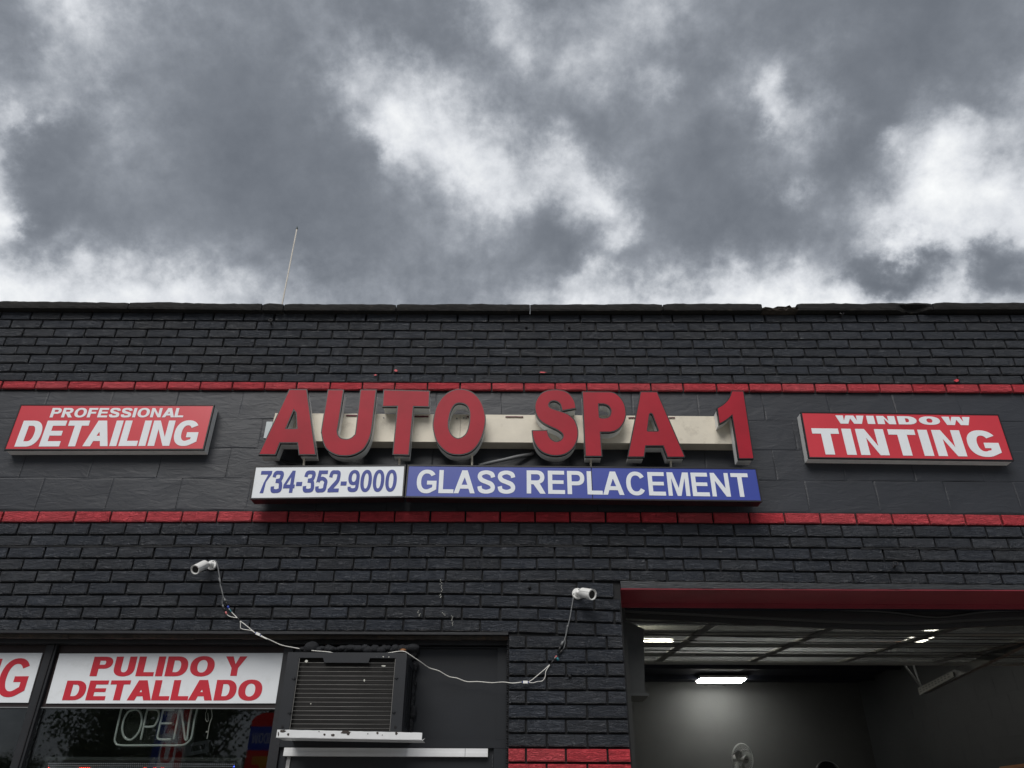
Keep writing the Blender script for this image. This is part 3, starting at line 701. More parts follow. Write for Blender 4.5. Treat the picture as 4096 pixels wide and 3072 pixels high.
def text(mb_, s_, x0, x1, zb0, zb1, cap0, cap1, Y, v_=.24, h=.20, gap=.10, th=.0015, space=.36, mirror=False):
    """a line of lettering fitted between x0..x1; baseline zb0->zb1; cap height cap0->cap1"""
    adv = []; x = 0; tight = {'LT', 'AT', 'TA', 'LA', 'PA', 'LY', 'AL'}
    for i, ch in enumerate(s_):
        if ch == ' ': x += space; continue
        w_ = v_ if ch == 'I' else GW[ch] + (v_ - .2) * .5
        adv.append((ch, x, w_)); g_ = gap
        if i + 1 < len(s_):
            if s_[i:i + 2] in tight: g_ = gap * .15
            elif ch in 'LTAYF' and s_[i + 1] in 'TAYLIDN': g_ = gap * .75
        x += w_ + g_
    tot = adv[-1][1] + adv[-1][2]; kx_ = (x1 - x0) / tot
    def T(a, b):
        xx = x0 + a * kx_; t = (xx - x0) / (x1 - x0) if x1 != x0 else 0
        zb = lerp(zb0, zb1, t); return (xx, zb + b * lerp(cap0, cap1, t))
    for ch, gx, w_ in adv:
        vv, hv = (min(v_, .27), min(h, .215)) if ch in 'S235' else (v_, h)
        for pi, loops in enumerate(glyph(ch, w_, vv, hv)):
            lp = [[T(gx + a, b) for a, b in l_] for l_ in loops]
            mb_.prism(lp, Y - th - pi * .0003, Y + .001, back=False)

# ------------------------------------------------------------------ box signs
def box_sign(name, label, corners, Y, depth, face, side, bottom, lines, rim=.010, seam=None, rimmat='signframe', loc_group=None):
    """corners px TL,TR,BR,BL on the front plane"""
    TL, TR, BR, BL_ = [at(a, b, Y) for a, b in corners]
    root = empty(name, label, 'sign', ((TL.x + TR.x) / 2, Y + depth, (BL_.z + BR.z) / 2))
    m = MB(); e = .004
    m.hexa([BL_ + Vector((0, .006, 0)), BR + Vector((0, .006, 0)), TR + Vector((0, .006, 0)), TL + Vector((0, .006, 0))], [p + Vector((0, depth, 0)) for p in (BL_, BR, TR, TL)])
    body = m.mesh('cabinet', [M[side], M[bottom]])
    part('cabinet', body, None, root)
    # rim (retaining frame)
    outer = [(BL_.x - .003, BL_.z - .003), (BR.x + .003, BR.z - .003), (TR.x + .003, TR.z + .003), (TL.x - .003, TL.z + .003)]
    inner = [(BL_.x + rim, BL_.z + rim), (BR.x - rim, BR.z + rim), (TR.x - rim, TR.z - rim), (TL.x + rim, TL.z - rim)]
    m = MB(); m.prism([outer, inner], Y - .003, Y + .010); part('retaining_frame', m.mesh('retaining_frame', [M[rimmat]]), None, root)
    if seam is None: m = MB(); m.prism([inner], Y - .0005, Y + .0055); part('face', m.mesh('face', [M[face]]), None, root)
    else:
        for a, b in ((0, seam - .0012), (seam + .0012, 1)):
            q = [(lerp(inner[0][0], inner[1][0], a), lerp(inner[0][1], inner[1][1], a)), (lerp(inner[0][0], inner[1][0], b), lerp(inner[0][1], inner[1][1], b)),
                 (lerp(inner[3][0], inner[2][0], b), lerp(inner[3][1], inner[2][1], b)), (lerp(inner[3][0], inner[2][0], a), lerp(inner[3][1], inner[2][1], a))]
            m = MB(); m.prism([q], Y - .0005, Y + .0055); part('face_panel', m.mesh('face_panel', [M[face]]), None, root)
    for (txt, L0, L1, base0, cap0, base1, cap1, v_, h, gp, mat) in lines:
        m = MB(); xl = at(L0[0], L0[1], Y).x; xr = at(L1[0], L1[1], Y).x
        zl = at(L0[0], base0, Y).z; zr_ = at(L1[0], base1, Y).z
        ca = at(L0[0], cap0, Y).z - zl; cb = at(L1[0], cap1, Y).z - zr_
        text(m, txt, xl, xr, zl, zr_, ca, cb, Y - .0005, v_, h, gp)
        part('lettering', m.mesh('lettering', [M[mat]]), None, root)
    return root
r1_ = lambda x, y: (x * .49729, 1150 + y * .49729)
r2_ = lambda x, y: (950 + x * .57271, 1150 + y * .57271)
r3_ = lambda x, y: (2000 + x * .57271, 1150 + y * .57271)
r4_ = lambda x, y: (3000 + x * .57262, 1150 + y * .57262)
r5_ = lambda x, y: (x * .6159, 2050 + y * .6159)
r6_ = lambda x, y: (1000 + x * .55584, 2150 + y * .55584)
r7_ = lambda x, y: (2000 + x * .52557, 2200 + y * .52557)
r8_ = lambda x, y: (3000 + x * .52566, 2200 + y * .52566)
def ln(f_, txt, x0, y0, x1, y1, base0, cap0, base1, cap1, v_, h, gp, mat):
    b0 = f_(x0, base0)[1]; c0 = f_(x0, cap0)[1]; b1_ = f_(x1, base1)[1]; c1 = f_(x1, cap1)[1]
    return (txt, f_(x0, y0), f_(x1, y1), b0, c0, b1_, c1, v_, h, gp, mat)
SY = -.050
box_sign('wall_sign', 'red box sign reading PROFESSIONAL DETAILING on the block band left of the big letters', [r1_(170, 944), r1_(1722, 947), r1_(1636, 1303), r1_(36, 1305)], SY, .072, 'signred', 'return', 'return',
         [ln(r1_, 'PROFESSIONAL', 400, 1044, 1472, 1044, 1046, 970, 1045, 971, .25, .20, .12, 'textwhite'),
          ln(r1_, 'DETAILING', 116, 1281, 1606, 1130, 1281, 1072, 1273, 1071, .285, .20, .085, 'textwhite')], rim=.0045)
box_sign('wall_sign', 'red box sign reading WINDOW TINTING on the block band right of the big letters', [r4_(356, 872), r4_(1733, 889), r4_(1841, 1209), r4_(412, 1190)], SY, .072, 'signred', 'return', 'return',
         [ln(r4_, 'WINDOW', 595, 897, 1532, 908, 951, 894, 963, 906, .38, .26, .13, 'textwhite'),
          ln(r4_, 'TINTING', 427, 985, 1762, 1165, 1166, 984, 1184, 1002, .30, .205, .14, 'textwhite')], rim=.0045)
LY_ = -.135
box_sign('wall_sign', 'white box sign with blue phone number 734-352-9000 below the letter A', [r2_(125, 1250), r2_(1172, 1242), r2_(1156, 1463), r2_(89, 1477)], LY_, .08, 'signwhite', 'signframe', 'signbottom',
         [ln(r2_, '734-352-9000', 168, 1282, 1112, 1350, 1437, 1282, 1425, 1274, .21, .165, .075, 'textblue')], rim=.005)
bs = box_sign('wall_sign', 'long blue box sign reading GLASS REPLACEMENT below the red letters', [r2_(1192, 1242), r3_(1788, 1264), r3_(1829, 1494), r2_(1171, 1464)], LY_, .08, 'signblue', 'signframe', 'signbottom',
         [('GLASS', r2_(1253, 1350), r2_(1941, 1400), r2_(0, 1436)[1], r2_(0, 1274)[1], r2_(0, 1440)[1], r2_(0, 1282)[1], .205, .165, .11, 'textwhite'),
          ('REPLACEMENT', r3_(187, 1440), r3_(1726, 1300), r3_(0, 1439)[1], r3_(0, 1278)[1], r3_(0, 1464)[1], r3_(0, 1299)[1], .205, .165, .12, 'textwhite')], rim=.005, seam=.527)

# ------------------------------------------------------------------ channel letters on the raceway
FY = -.160; RYF = -.070
cls_ = empty('channel_letter_sign', 'big red channel letters AUTO SPA 1 on a cream raceway across the block band', 'sign', (at(2050, 1700).x, .02, at(2050, 1700).z))
zA = lambda o_, k: (lambda x, y: (o_[0] + x * k, o_[1] + y * k))
AU = zA((1000, 1540), .25316); TO = zA((1480, 1540), .25316); SP = zA((2080, 1540), .217); A1 = zA((2480, 1540), .2622)
def smooth_loop(P, corners, n=3):
    """closed Catmull-Rom through P keeping the listed indices sharp"""
    out = []; m = len(P)
    for i in range(m):
        p0, p1, p2, p3 = P[(i - 1) % m], P[i], P[(i + 1) % m], P[(i + 2) % m]
        if i in corners: p0 = p1
        if (i + 1) % m in corners: p3 = p2
        if i in corners and (i + 1) % m in corners: out.append(p1); continue
        for k in range(n):
            t = k / n; out.append(tuple(.5 * (2 * p1[c] + (p2[c] - p0[c]) * t + (2 * p0[c] - 5 * p1[c] + 4 * p2[c] - p3[c]) * t * t + (-p0[c] + 3 * p1[c] - 3 * p2[c] + p3[c]) * t ** 3) for c in (0, 1)))
    return out
def inset(loop, d):
    m = len(loop); out = []
    A_ = sum(loop[i][0] * loop[(i + 1) % m][1] - loop[(i + 1) % m][0] * loop[i][1] for i in range(m)); sg = 1 if A_ > 0 else -1
    for i in range(m):
        a, b, c = Vector(loop[i - 1]), Vector(loop[i]), Vector(loop[(i + 1) % m])
        e1 = (b - a); e2 = (c - b)
        if e1.length < 1e-7 or e2.length < 1e-7: out.append(loop[i]); continue
        e1.normalize(); e2.normalize(); n1 = Vector((-e1.y, e1.x)) * sg; n2 = Vector((-e2.y, e2.x)) * sg
        b_ = (n1 + n2); k = 1 + n1.dot(n2); b_ = b_ / max(k, .35); q = Vector(loop[i]) + b_ * d; out.append((q.x, q.y))
    return out
def channel(f_, outer, oc, hole=None, hc=()):
    W_ = [at(*f_(x, y), FY) for x, y in outer]; lo = smooth_loop([(p.x, p.z) for p in W_], oc) if oc is not None else [(p.x, p.z) for p in W_]
    loops = [lo]
    if hole:
        H_ = [at(*f_(x, y), FY) for x, y in hole]; loops.append(smooth_loop([(p.x, p.z) for p in H_], hc))
    k = .0062
    fl = [inset(loops[0], k)] + ([inset(loops[1], -k)] if hole else [])
    rl = [inset(loops[0], k * .8)] + ([inset(loops[1], -k * .8)] if hole else [])
    root = empty('letter', None, None); root.parent = cls_; root.location = (0, 0, 0)
    m = MB(); m.prism(rl, FY + .018, RYF + .001); part('return', m.mesh('return', [M['return']]), None, root)
    m = MB(); m.prism(loops, FY, FY + .0185); part('trim_cap', m.mesh('trim_cap', [M['trimcap']]), None, root)
    m = MB(); m.prism(fl, FY - .0012, FY + .001); part('letter_face', m.mesh('letter_face', [M['trimred']]), None, root)
channel(AU, [(618,65),(903,66),(1047,1108),(768,1108),(745,920),(478,920),(405,1108),(128,1105)], set(range(8)), [(692,405),(722,440),(735,670),(725,682),(585,684),(580,672)], {0, 1, 2, 5})
channel(AU, [(1228,70),(1487,72),(1400,640),(1385,720),(1400,790),(1440,835),(1510,850),(1580,840),(1640,790),(1668,700),(1740,72),(2003,72),(1935,650),(1910,790),(1870,900),(1800,1010),(1700,1080),(1590,1117),(1480,1124),(1370,1110),(1270,1065),(1195,1000),(1150,900),(1127,780),(1128,680)], {0, 1, 10, 11})
channel(TO, [(210,72),(950,90),(938,350),(692,345),(620,1112),(352,1105),(428,340),(190,345)], set(range(8)))
channel(TO, [(1400,60),(1530,75),(1640,125),(1730,215),(1790,330),(1825,470),(1828,590),(1805,720),(1760,850),(1690,970),(1590,1060),(1480,1100),(1370,1107),(1250,1085),(1140,1010),(1060,910),(1015,800),(988,650),(1000,520),(1030,380),(1080,270),(1160,170),(1270,95)], set(),
        [(1420,290),(1490,305),(1540,350),(1568,430),(1570,520),(1560,620),(1530,730),(1480,800),(1400,838),(1330,815),(1280,760),(1250,680),(1245,600),(1255,520),(1280,420),(1320,340),(1365,300)], set())
channel(SP, [(1040,435),(1020,320),(980,240),(915,160),(830,110),(740,88),(640,82),(530,92),(420,130),(340,200),(290,290),(268,380),(275,480),(310,580),(370,660),(450,720),(560,775),(660,820),(740,870),(785,920),(780,970),(740,1015),(670,1037),(600,1010),(545,950),(520,880),(505,828),(215,832),(225,930),(250,1030),(300,1130),(380,1220),(480,1275),(600,1305),(720,1305),(840,1275),(950,1200),(1020,1110),(1065,1000),(1078,890),(1065,780),(1020,660),(960,590),(880,530),(790,495),(700,465),(600,430),(545,395),(540,350),(570,310),(620,298),(680,310),(730,350),(750,400),(770,480)], {0, 26, 27, 54})
channel(SP, [(1140,118),(1650,122),(1740,140),(1830,200),(1900,290),(1940,380),(1960,500),(1955,590),(1920,690),(1850,790),(1760,850),(1660,875),(1490,875),(1520,1322),(1197,1322)], {0, 1, 11, 12, 13, 14}, [(1455,355),(1540,355),(1620,385),(1665,450),(1668,510),(1645,570),(1590,600),(1500,605),(1470,590)], {0, 1, 7, 8})
channel(A1, [(308,98),(570,100),(992,1085),(985,1108),(718,1108),(655,935),(398,935),(375,1105),(108,1105)], set(range(9)), [(472,437),(490,450),(578,690),(570,700),(428,698),(425,690),(455,450)], {0, 1, 2, 3, 4, 5, 6})
channel(A1, [(1700,85),(1890,88),(2048,1118),(2040,1132),(1808,1132),(1705,475),(1640,530),(1570,575),(1510,603),(1475,350),(1560,300),(1630,235),(1675,160)], {0, 1, 2, 3, 4, 5, 8, 9})
# raceway: cream box with lip, seams and screws
ra = at(*TO(60, 886), RYF); rb = at(*A1(1735, 897), RYF); zt_ = at(*TO(200, 442), RYF).z; zb0 = ra.z; zb1 = rb.z
rx0 = at(*AU(380, 500), RYF).x; rx1 = at(2950, 1780, RYF).x
ztR = at(*A1(1200, 470), RYF).z
seams = [rx0, at(*TO(1425, 700), RYF).x, at(2560, 1700, RYF).x, rx1]
for a, b in zip(seams[:-1], seams[1:]):
    ta, tb = (a - rx0) / (rx1 - rx0), (b - rx0) / (rx1 - rx0); g_ = .0008
    A_, B_ = a + g_, b - g_; z0a, z0b = lerp(zb0, zb1, ta), lerp(zb0, zb1, tb); z1a, z1b = lerp(zt_, ztR, ta), lerp(zt_, ztR, tb)
    m = MB(); m.hexa([Vector((A_, RYF, z0a)), Vector((B_, RYF, z0b)), Vector((B_, RYF, z1b - .030)), Vector((A_, RYF, z1a - .030))], [Vector((A_, .02, z0a)), Vector((B_, .02, z0b)), Vector((B_, .02, z1b - .030)), Vector((A_, .02, z1a - .030))])
    m.hexa([Vector((A_, RYF + .006, z1a - .0295)), Vector((B_, RYF + .006, z1b - .0295)), Vector((B_, RYF + .006, z1b)), Vector((A_, RYF + .006, z1a))], [Vector((A_, .02, z1a - .0295)), Vector((B_, .02, z1b - .0295)), Vector((B_, .02, z1b)), Vector((A_, .02, z1a))])
    part('raceway_section', m.mesh('raceway_section', [M['raceway']]), None, cls_)
q1, q2 = at(*AU(214, 838), RYF - .002), at(*AU(262, 578), RYF - .002)
m = MB(); m.box((q1.x + q2.x) / 2, rx0 - .001, RYF - .002, .02, q1.z, q2.z); part('end_cap', m.mesh('end_cap', [surf('bare grey metal', (.30, .33, .34), .4, .5, metal=.3)]), None, cls_)
m = MB()
for (x, y) in [TO(218, 518), TO(1372, 530), TO(1522, 527), (1855, 1672), (2430, 1680)]:
    p = at(x, y, RYF); m.tube([p + Vector((0, .001, 0)), p + Vector((0, -.003, 0))], .0045, 8)
part('screw_heads', m.mesh('screw_heads', [M['steel']]), None, cls_)
m = MB()
for (a, b, c, d) in [AU(1520, 470) + AU(1690, 492), TO(695, 484) + TO(922, 504), TO(2140, 494) + (2093, 1669), A1(130, 488) + A1(225, 506), A1(745, 490) + A1(840, 504), TO(1530, 490) + TO(1562, 510)]:
    p, q = at(a, b, RYF), at(c, d, RYF); n_ = 5; y_ = RYF - .0015
    top_ = [(lerp(p.x, q.x, i / n_), lerp(p.z, at(c, b, RYF).z, i / n_) - random.uniform(0, .002)) for i in range(n_ + 1)]
    bot_ = [(lerp(p.x, q.x, i / n_), q.z + random.uniform(0, .002)) for i in range(n_, -1, -1)]
    m.prism([bot_ [::-1] + top_[::-1]], y_, RYF + .004)
part('faded_red_strip', m.mesh('faded_red_strip', [surf('faded maroon', (.10, .012, .025), .6)]), None, cls_)
# short drop rods joining the letters and the lower cabinets
for (x0, y0, y1) in [(1217, 1842, 1862), (1598, 1838, 1862), (1888, 1822, 1864), (2363, 1840, 1868), (2683, 1846, 1870)]:
    p = at(x0, y1, -.10); q = at(x0, y0 - 12, -.10); m = MB(); m.tube([p - Vector((0, 0, .02)), q], .0065, 8); part('drop_rod', m.mesh('drop_rod', [M['raceway']]), None, cls_)
# conduits behind
m = MB(); m.tube(spline([at(1915, 1862, -.05), at(1965, 1850, -.04), at(2020, 1838, -.03), at(2070, 1826, -.02), at(2125, 1816, .005), at(2128, 1812, .03)]), .010, 10)
tag(link('conduit', m.mesh('conduit', [M['greycable']], True)), 'grey flexible conduit running into the block wall under the S', 'conduit')
m = MB(); m.tube(spline([at(1085, 1810, .01), at(1110, 1832, -.01), at(1150, 1850, -.03), at(1200, 1860, -.05), at(1240, 1862, -.07)]), .010, 10)
tag(link('conduit', m.mesh('conduit', [M['mortar']], True)), 'black painted conduit curving under the first letter A', 'conduit')

# ------------------------------------------------------------------ antenna pole on the roof
p0 = at(1129, 1212, .9); p1 = at(1188, 916, .9); xx = (p0.x + p1.x) / 2
root = empty('antenna_pole', 'thin weathered white pole standing behind the parapet with a dark tip', 'pole', (xx, .9, 4.08))
m = MB(); m.tube([Vector((xx, .9, 4.08)), Vector((xx, .9, p1.z))], [.0072, .0055], 10); part('pole', m.mesh('pole', [M['pole']], True), None, root)
m = MB(); m.tube([Vector((xx, .9, p1.z)), Vector((xx, .9, p1.z + .006)), Vector((xx, .9, p1.z + .008)), Vector((xx, .9, p1.z + .026))], [.009, .009, .007, .004], 10); part('tip', m.mesh('tip', [M['tip']]), None, root)
m = MB(); m.box(xx - .08, xx + .08, .82, .98, 4.08, 4.10); part('base_plate', m.mesh('base_plate', [M['steel']]), None, root)

# ------------------------------------------------------------------ eye bolts
def eye_bolt(px, py, label, tilt=0.0):
    c = at(px, py, 0); r_ = .012
    root = empty('eye_bolt', label, 'eye bolt', c, 'eye bolts in the wall')
    m = MB(); m.tube([(0, .015, 0), (0, -.028, 0)], .0042, 8); m.tube([(0, 0, 0), (0, -.005, 0)], .0085, 6); part_ = link('shank', m.mesh('shank', [M['signframe']], True), None, root)
    m = MB(); pts = [(r_ * math.sin(a) , -.028 - r_ + r_ * math.cos(a) * 1, r_ * math.sin(a) * .35 + tilt * 0) for a in [2 * math.pi * k / 16 for k in range(17)]]
    pts = [(r_ * math.sin(a), -.030 - .35 * r_ * math.cos(a), .010 - r_ * math.cos(a)) for a in [2 * math.pi * k / 16 for k in range(17)]]
    m.tube(pts, .0032, 6, cap=False); link('ring', m.mesh('ring', [M['signframe']], True), None, root)
eye_bolt(1086, 1296, 'black painted eye bolt under the coping left of the pole')
eye_bolt(3362, 1268, 'black painted eye bolt under the broken coping slab')
eye_bolt(3575, 2268, 'eye bolt just above the garage door lintel')
for (px, py) in [(2105, 1311), (2276, 1311), (2118, 2352), (2279, 2706)]:
    c = at(px, py, 0); m = MB(); m.tube([(0, .004, 0), (0, -.0075, 0)], .009, 10); m.tube([(0, -.0075, 0), (0, -.010, 0)], .004, 8)
    o = link('wall_anchor', m.mesh('wall_anchor', [M['mortar']], True)); o.location = c
    tag(o, {2105: 'small painted anchor in the second parapet course left of centre', 2276: 'small painted anchor in the second parapet course further right', 2118: 'small anchor plug in a brick left of the right camera', 2279: 'small round anchor stub on the brick pillar below the cable'}[px], 'anchor', 'wall anchors')

# ------------------------------------------------------------------ storefront window bay
WY = .14
win = empty('storefront_window', None, None); win.parent = bld; win.location = (0, 0, 0)
zh = at(1000, 2575, WY).z
mb = MB()   # head: layered timber
xa, xb = Wl, WX1 + .0
mb.box(xa, xb, .002, WY + .16, WH - .012, WH + .001)
bpart('window_head', mb, [M['black']])
mb = MB(); n = 50
for i in range(n):
    a, b = lerp(xa, xb, i / n), lerp(xa, xb, (i + 1) / n); j_ = random.uniform(-.002, .002)
    mb.box(a, b + .0003, .035 + j_, .060, WH - .030 + j_, WH - .012)
bpart('weathered_batten', mb, [M['timber']], 'splintered timber edge under the bricks')
mb = MB(); mb.box(xa, xb, .085, WY + .01, zh - .012, WH - .013); bpart('head_board', mb, [M['black']])
# mullions
def vert_member(px0, py0, px1, py1, w0, Y0, Y1, mat, name='mullion', zlo=.75, ztop=None, parent=win):
    p = at(px0, py0, Y0); m = MB(); m.box(p.x, p.x + w0, Y0, Y1, zlo, zh - .013 if ztop is None else ztop)
    return part(name, m.mesh(name, [M[mat]]), None, parent)
m0 = at(*r5_(303, 868), WY - .02); m1 = at(*r5_(370, 870), WY - .02)
vert_member(*r5_(303, 868), 0, 0, m1.x - m0.x, WY - .02, WY + .03, 'black')
vert_member(*r5_(344, 870), 0, 0, .006, WY - .026, WY - .0195, 'signframe', 'mullion_bead')
a0 = at(*r6_(232, 850), WY - .02); 
vert_member(*r6_(245, 800), 0, 0, .05, WY - .02, WY + .03, 'black')
zrail = at(*r5_(900, 1258), WY - .01).z
# upper opaque boards and window signs
xm0, xm1 = m0.x, m1.x; xr0 = a0.x + .005
zr0 = zrail - .006
for (x0, x1) in ((Wl, xm0), (xm1, xr0)):
    m = MB(); m.box(x0 + .001, x1 - .001, WY + .004, WY + .02, zr0, zh - .013); part('transom_board', m.mesh('transom_board', [M['signbottom']]), None, win)
    m = MB(); m.box(x0 + .001, x1 - .001, WY - .003, WY + .003, zr0 - .004, zr0 + .001); part('transom_bead', m.mesh('transom_bead', [M['greycable']]), None, win)
    m = MB(); m.box(x0 + .001, x1 - .001, WY + .010, WY + .016, .80, zr0 - .005); part('pane', m.mesh('pane', [M['pane']]), None, win)
    m = MB(); m.box(x0, x1, WY - .015, WY + .03, .752, .80); part('sill', m.mesh('sill', [M['black']]), None, win)
# white signs on the transom
def flat_sign(label, corners, lines):
    Y = WY - .004; P = [at(a, b, Y) for a, b in corners]; 
    if lines[0][0] == 'ING': P[0].x = P[3].x
    root = empty('window_sign', label, 'sign', ((P[0].x + P[1].x) / 2, Y + .006, P[2].z))
    m = MB(); m.prism([[(P[3].x, P[3].z), (P[2].x, P[2].z), (P[1].x, P[1].z), (P[0].x, P[0].z)]], Y, Y + .0075); part('sign_board', m.mesh('sign_board', [M['signwhite']]), None, root)
    for (txt, L0, L1, base0, cap0, base1, cap1, v_, h, gp, mat) in lines:
        m = MB(); xl = at(L0[0], L0[1], Y).x; xr = at(L1[0], L1[1], Y).x
        zl = at(L0[0], base0, Y).z; zr_ = at(L1[0], base1, Y).z; ca = at(L0[0], cap0, Y).z - zl; cb = at(L1[0], cap1, Y).z - zr_
        text(m, txt, xl, xr, zl, zr_, ca, cb, Y, v_, h, gp); part('lettering', m.mesh('lettering', [M[mat]]), None, root)
flat_sign('white window sign reading PULIDO Y DETALLADO in red beside the air conditioner', [r5_(387, 916), r6_(240, 831), r6_(184, 1193), r5_(298, 1240)],
          [ln(r5_, 'PULIDO', 582, 1060, 1393, 1000, 1063, 937, 1064, 934, .30, .205, .10, 'textred'), ln(r5_, 'Y', 1470, 935, 1608, 935, 1061, 935, 1061, 935, .29, .2, .1, 'textred'),
           ln(r5_, 'DETALLADO', 403, 1218, 1703, 1150, 1219, 1092, 1221, 1086, .30, .205, .085, 'textred')])
flat_sign('white window sign cut off at the left edge ending in a red G', [r5_(-620, 912), r5_(276, 912), r5_(183, 1235), r5_(-640, 1232)],
          [ln(r5_, 'ING', -300, 1197, 207, 1000, 1197, 952, 1197, 948, .22, .15, .11, 'textred')])
# infill around the air conditioner
IY = WY
ix0 = a0.x + .056; z_pan_top = zh - .015
pt = at(*r6_(1210, 797), IY - .012); pr = at(*r6_(1783, 800), IY - .012); pbm = at(*r6_(1500, 1455), IY - .012)
m = MB(); m.box(ix0, WX1 + .002, IY, IY + .02, .75, z_pan_top); part('infill_panel', m.mesh('infill_panel', [M['panel']]), None, win)
def bar(x0, x1, z0, z1, y0=IY - .022, y1=IY + .001, nm='panel_frame', mat='panel'):
    m = MB(); m.box(x0, x1, y0, y1, z0, z1); part(nm, m.mesh(nm, [M[mat]]), None, win)
bar(ix0, WX1, pt.z, z_pan_top - .001); bar(pr.x, WX1, pbm.z, pt.z - .0005, y0=IY - .0215)
zs_top = at(*r6_(1000, 1515), IY - .03).z; zs_bot = at(*r6_(1000, 1575), IY - .03).z
bar(ix0, WX1, zs_top + .003, pbm.z - .0005)
bar(at(*r6_(1712, 1545), IY).x + .03, WX1, .76, zs_top + .002, y0=IY - .0205)
# thin mastic bead along the pillar
m = MB(); 
for i in range(70):
    z = lerp(WH - .02, 1.7, i / 70); m.lump((WX1 - .002, .045 + random.uniform(-.004, .004), z), .0065, 6, 4, .25)
part('mastic_bead', m.mesh('mastic_bead', [M['foam']], True), None, win)
# white drip strip below
sl_ = at(*r6_(245, 1517), IY - .03); sr_ = at(*r6_(1712, 1513), IY - .03); sb_ = at(*r6_(1708, 1571), IY - .03)
for (a, b) in ((sl_.x, at(*r6_(1548, 1540), IY - .03).x - .001), (at(*r6_(1548, 1540), IY - .03).x + .001, sr_.x)):
    m = MB(); m.box(a, b, IY - .030, IY - .001, zs_bot, lerp(zs_bot, zs_top, .48)); m.box(a, b, IY - .027, IY - .001, lerp(zs_bot, zs_top, .48), zs_top)
    part('drip_strip', m.mesh('drip_strip', [M['rail']]), None, win, 'white metal drip strip')
# lower door glass / dark leaf with a strip of raw metal
lx = at(*r6_(275, 1600), IY - .006).x
m = MB(); m.box(lx - .008, lx + .010, IY - .008, IY + .001, .76, zs_bot - .001); part('edge_strip', m.mesh('edge_strip', [surf('scraped metal edge', (.30, .30, .30), .5, var=.5, dscale=40)]), None, win)
for xx_ in (1745, 1790, 1838):
    p = at(*r6_(xx_, 1600), IY - .014); m = MB(); m.box(p.x - .0016, p.x + .0016, IY - .017, IY - .0115, .76, at(*r6_(xx_, 1548 if xx_ == 1790 else 1560), IY - .014).z); part('metal_edge', m.mesh('metal_edge', [M['flange']]), None, win)

# room behind the window
mb = MB(); mb.box(Wl, JX + .02, 3.2, 3.25, 0, 3.95); mb.box(JX + .02, JX + .06, .31, 3.25, 0, 3.95)
bpart('partition_wall', mb, [M['inside']])

# ------------------------------------------------------------------ air conditioner
rc = lambda x, y: (1080 + x * .3327, 2520 + y * .3327)
AY = -.20; AB = WY - .0
TL, TR, BR, BL_ = [at(*rc(a, b), AY) for a, b in ((213, 270), (1637, 270), (1592, 1215), (85, 1200))]
ac = empty('air_conditioner', 'black window air conditioner with wire grille and lumpy foam seal', 'air conditioner', ((TL.x + TR.x) / 2, AB, BL_.z))
x0, x1 = (TL.x + BL_.x) / 2, (TR.x + BR.x) / 2; z1 = (TL.z + TR.z) / 2; z0 = (BL_.z + BR.z) / 2 - .02
G = [at(*rc(a, b), AY) for a, b in ((345, 335), (1505, 335), (1450, 1215), (236, 1190))]
gx0, gx1 = (G[0].x + G[3].x) / 2, (G[1].x + G[2].x) / 2; gz1 = (G[0].z + G[1].z) / 2; gz0 = z0 + .018
tb = [at(*rc(a, b), AY) for a, b in ((637, 340), (652, 392), (1182, 395), (1202, 340))]
m = MB()
m.prism([[(x0, z0), (x1, z0), (x1, z1), (x0, z1)], [(gx0, gz0), (gx1, gz0), (gx1, gz1), (tb[3].x, gz1), (tb[2].x, tb[2].z), (tb[1].x, tb[1].z), (tb[0].x, gz1), (gx0, gz1)]], AY, AY + .012)
part('front_panel', m.mesh('front_panel', [M['ac']]), None, ac)
m = MB(); m.box(x0 + .001, x1 - .001, AY + .0125, AB, z1 - .004, z1); m.box(x0 + .001, x1 - .001, AY + .0125, AB, z0, z0 + .004)
m.box(x0 + .001, x0 + .004, AY + .0125, AB, z0 + .0045, z1 - .0045); m.box(x1 - .012, x1 - .009, AY + .0125, AB, z0 + .0045, z1 - .0045)
part('casing', m.mesh('casing', [M['ac']]), None, ac)
# right cheek with slots: bars standing proud of the recessed cheek
def cheek_bar(y0, y1, za, zb):
    m_.box(x1 - .008, x1 - .0005, y0, y1, za, zb)
m_ = MB(); D_ = AB - AY
cheek_bar(AY + .0125, AY + .09, z0, z1); cheek_bar(AB - .02, AB - .002, z0, z1); cheek_bar(AY + .0905, AB - .0205, z1 - .035, z1); cheek_bar(AY + .0905, AB - .0205, z0, z0 + .045)
part('side_panel', m_.mesh('side_panel', [M['ac']]), None, ac)
m_ = MB(); nz = 46
for i in range(nz):
    z = lerp(z0 + .047, z1 - .038, i / nz); h_ = (z1 - z0 - .085) / nz * .5
    for (ya, yb) in ((AY + .092, AY + .150), (AY + .156, AY + .235), (AY + .241, AB - .022)): m_.box(x1 - .0075, x1 - .002, ya, yb, z, z + h_)
m_.box(x1 - .0075, x1 - .001, AY + .150, AY + .156, z0 + .045, z1 - .035); m_.box(x1 - .0075, x1 - .001, AY + .235, AY + .241, z0 + .045, z1 - .035)
o = part('side_louvers', m_.mesh('side_louvers', [M['ac']]), None, ac); o['kind'] = 'stuff'
m = MB(); m.box(x0 + .005, x1 - .013, AY + .026, AY + .05, z0 + .005, z1 - .005); part('condenser_coil', m.mesh('condenser_coil', [M['coil']]), None, ac)
wm = MB(); wm.tube([(gx0 - gx0, 0, 0), (gx1 - gx0, 0, 0)], .00085, 6); wme = wm.mesh('grille_wire', [M['wire']], True)
for i in range(16):
    z = at(*rc(1000, 395 + 52.6 * i), AY + .008).z
    if z < gz0 + .004: break
    o = link('grille_wire', wme, None, ac); o.location = Vector((gx0, AY + .008, z)) - ac.location
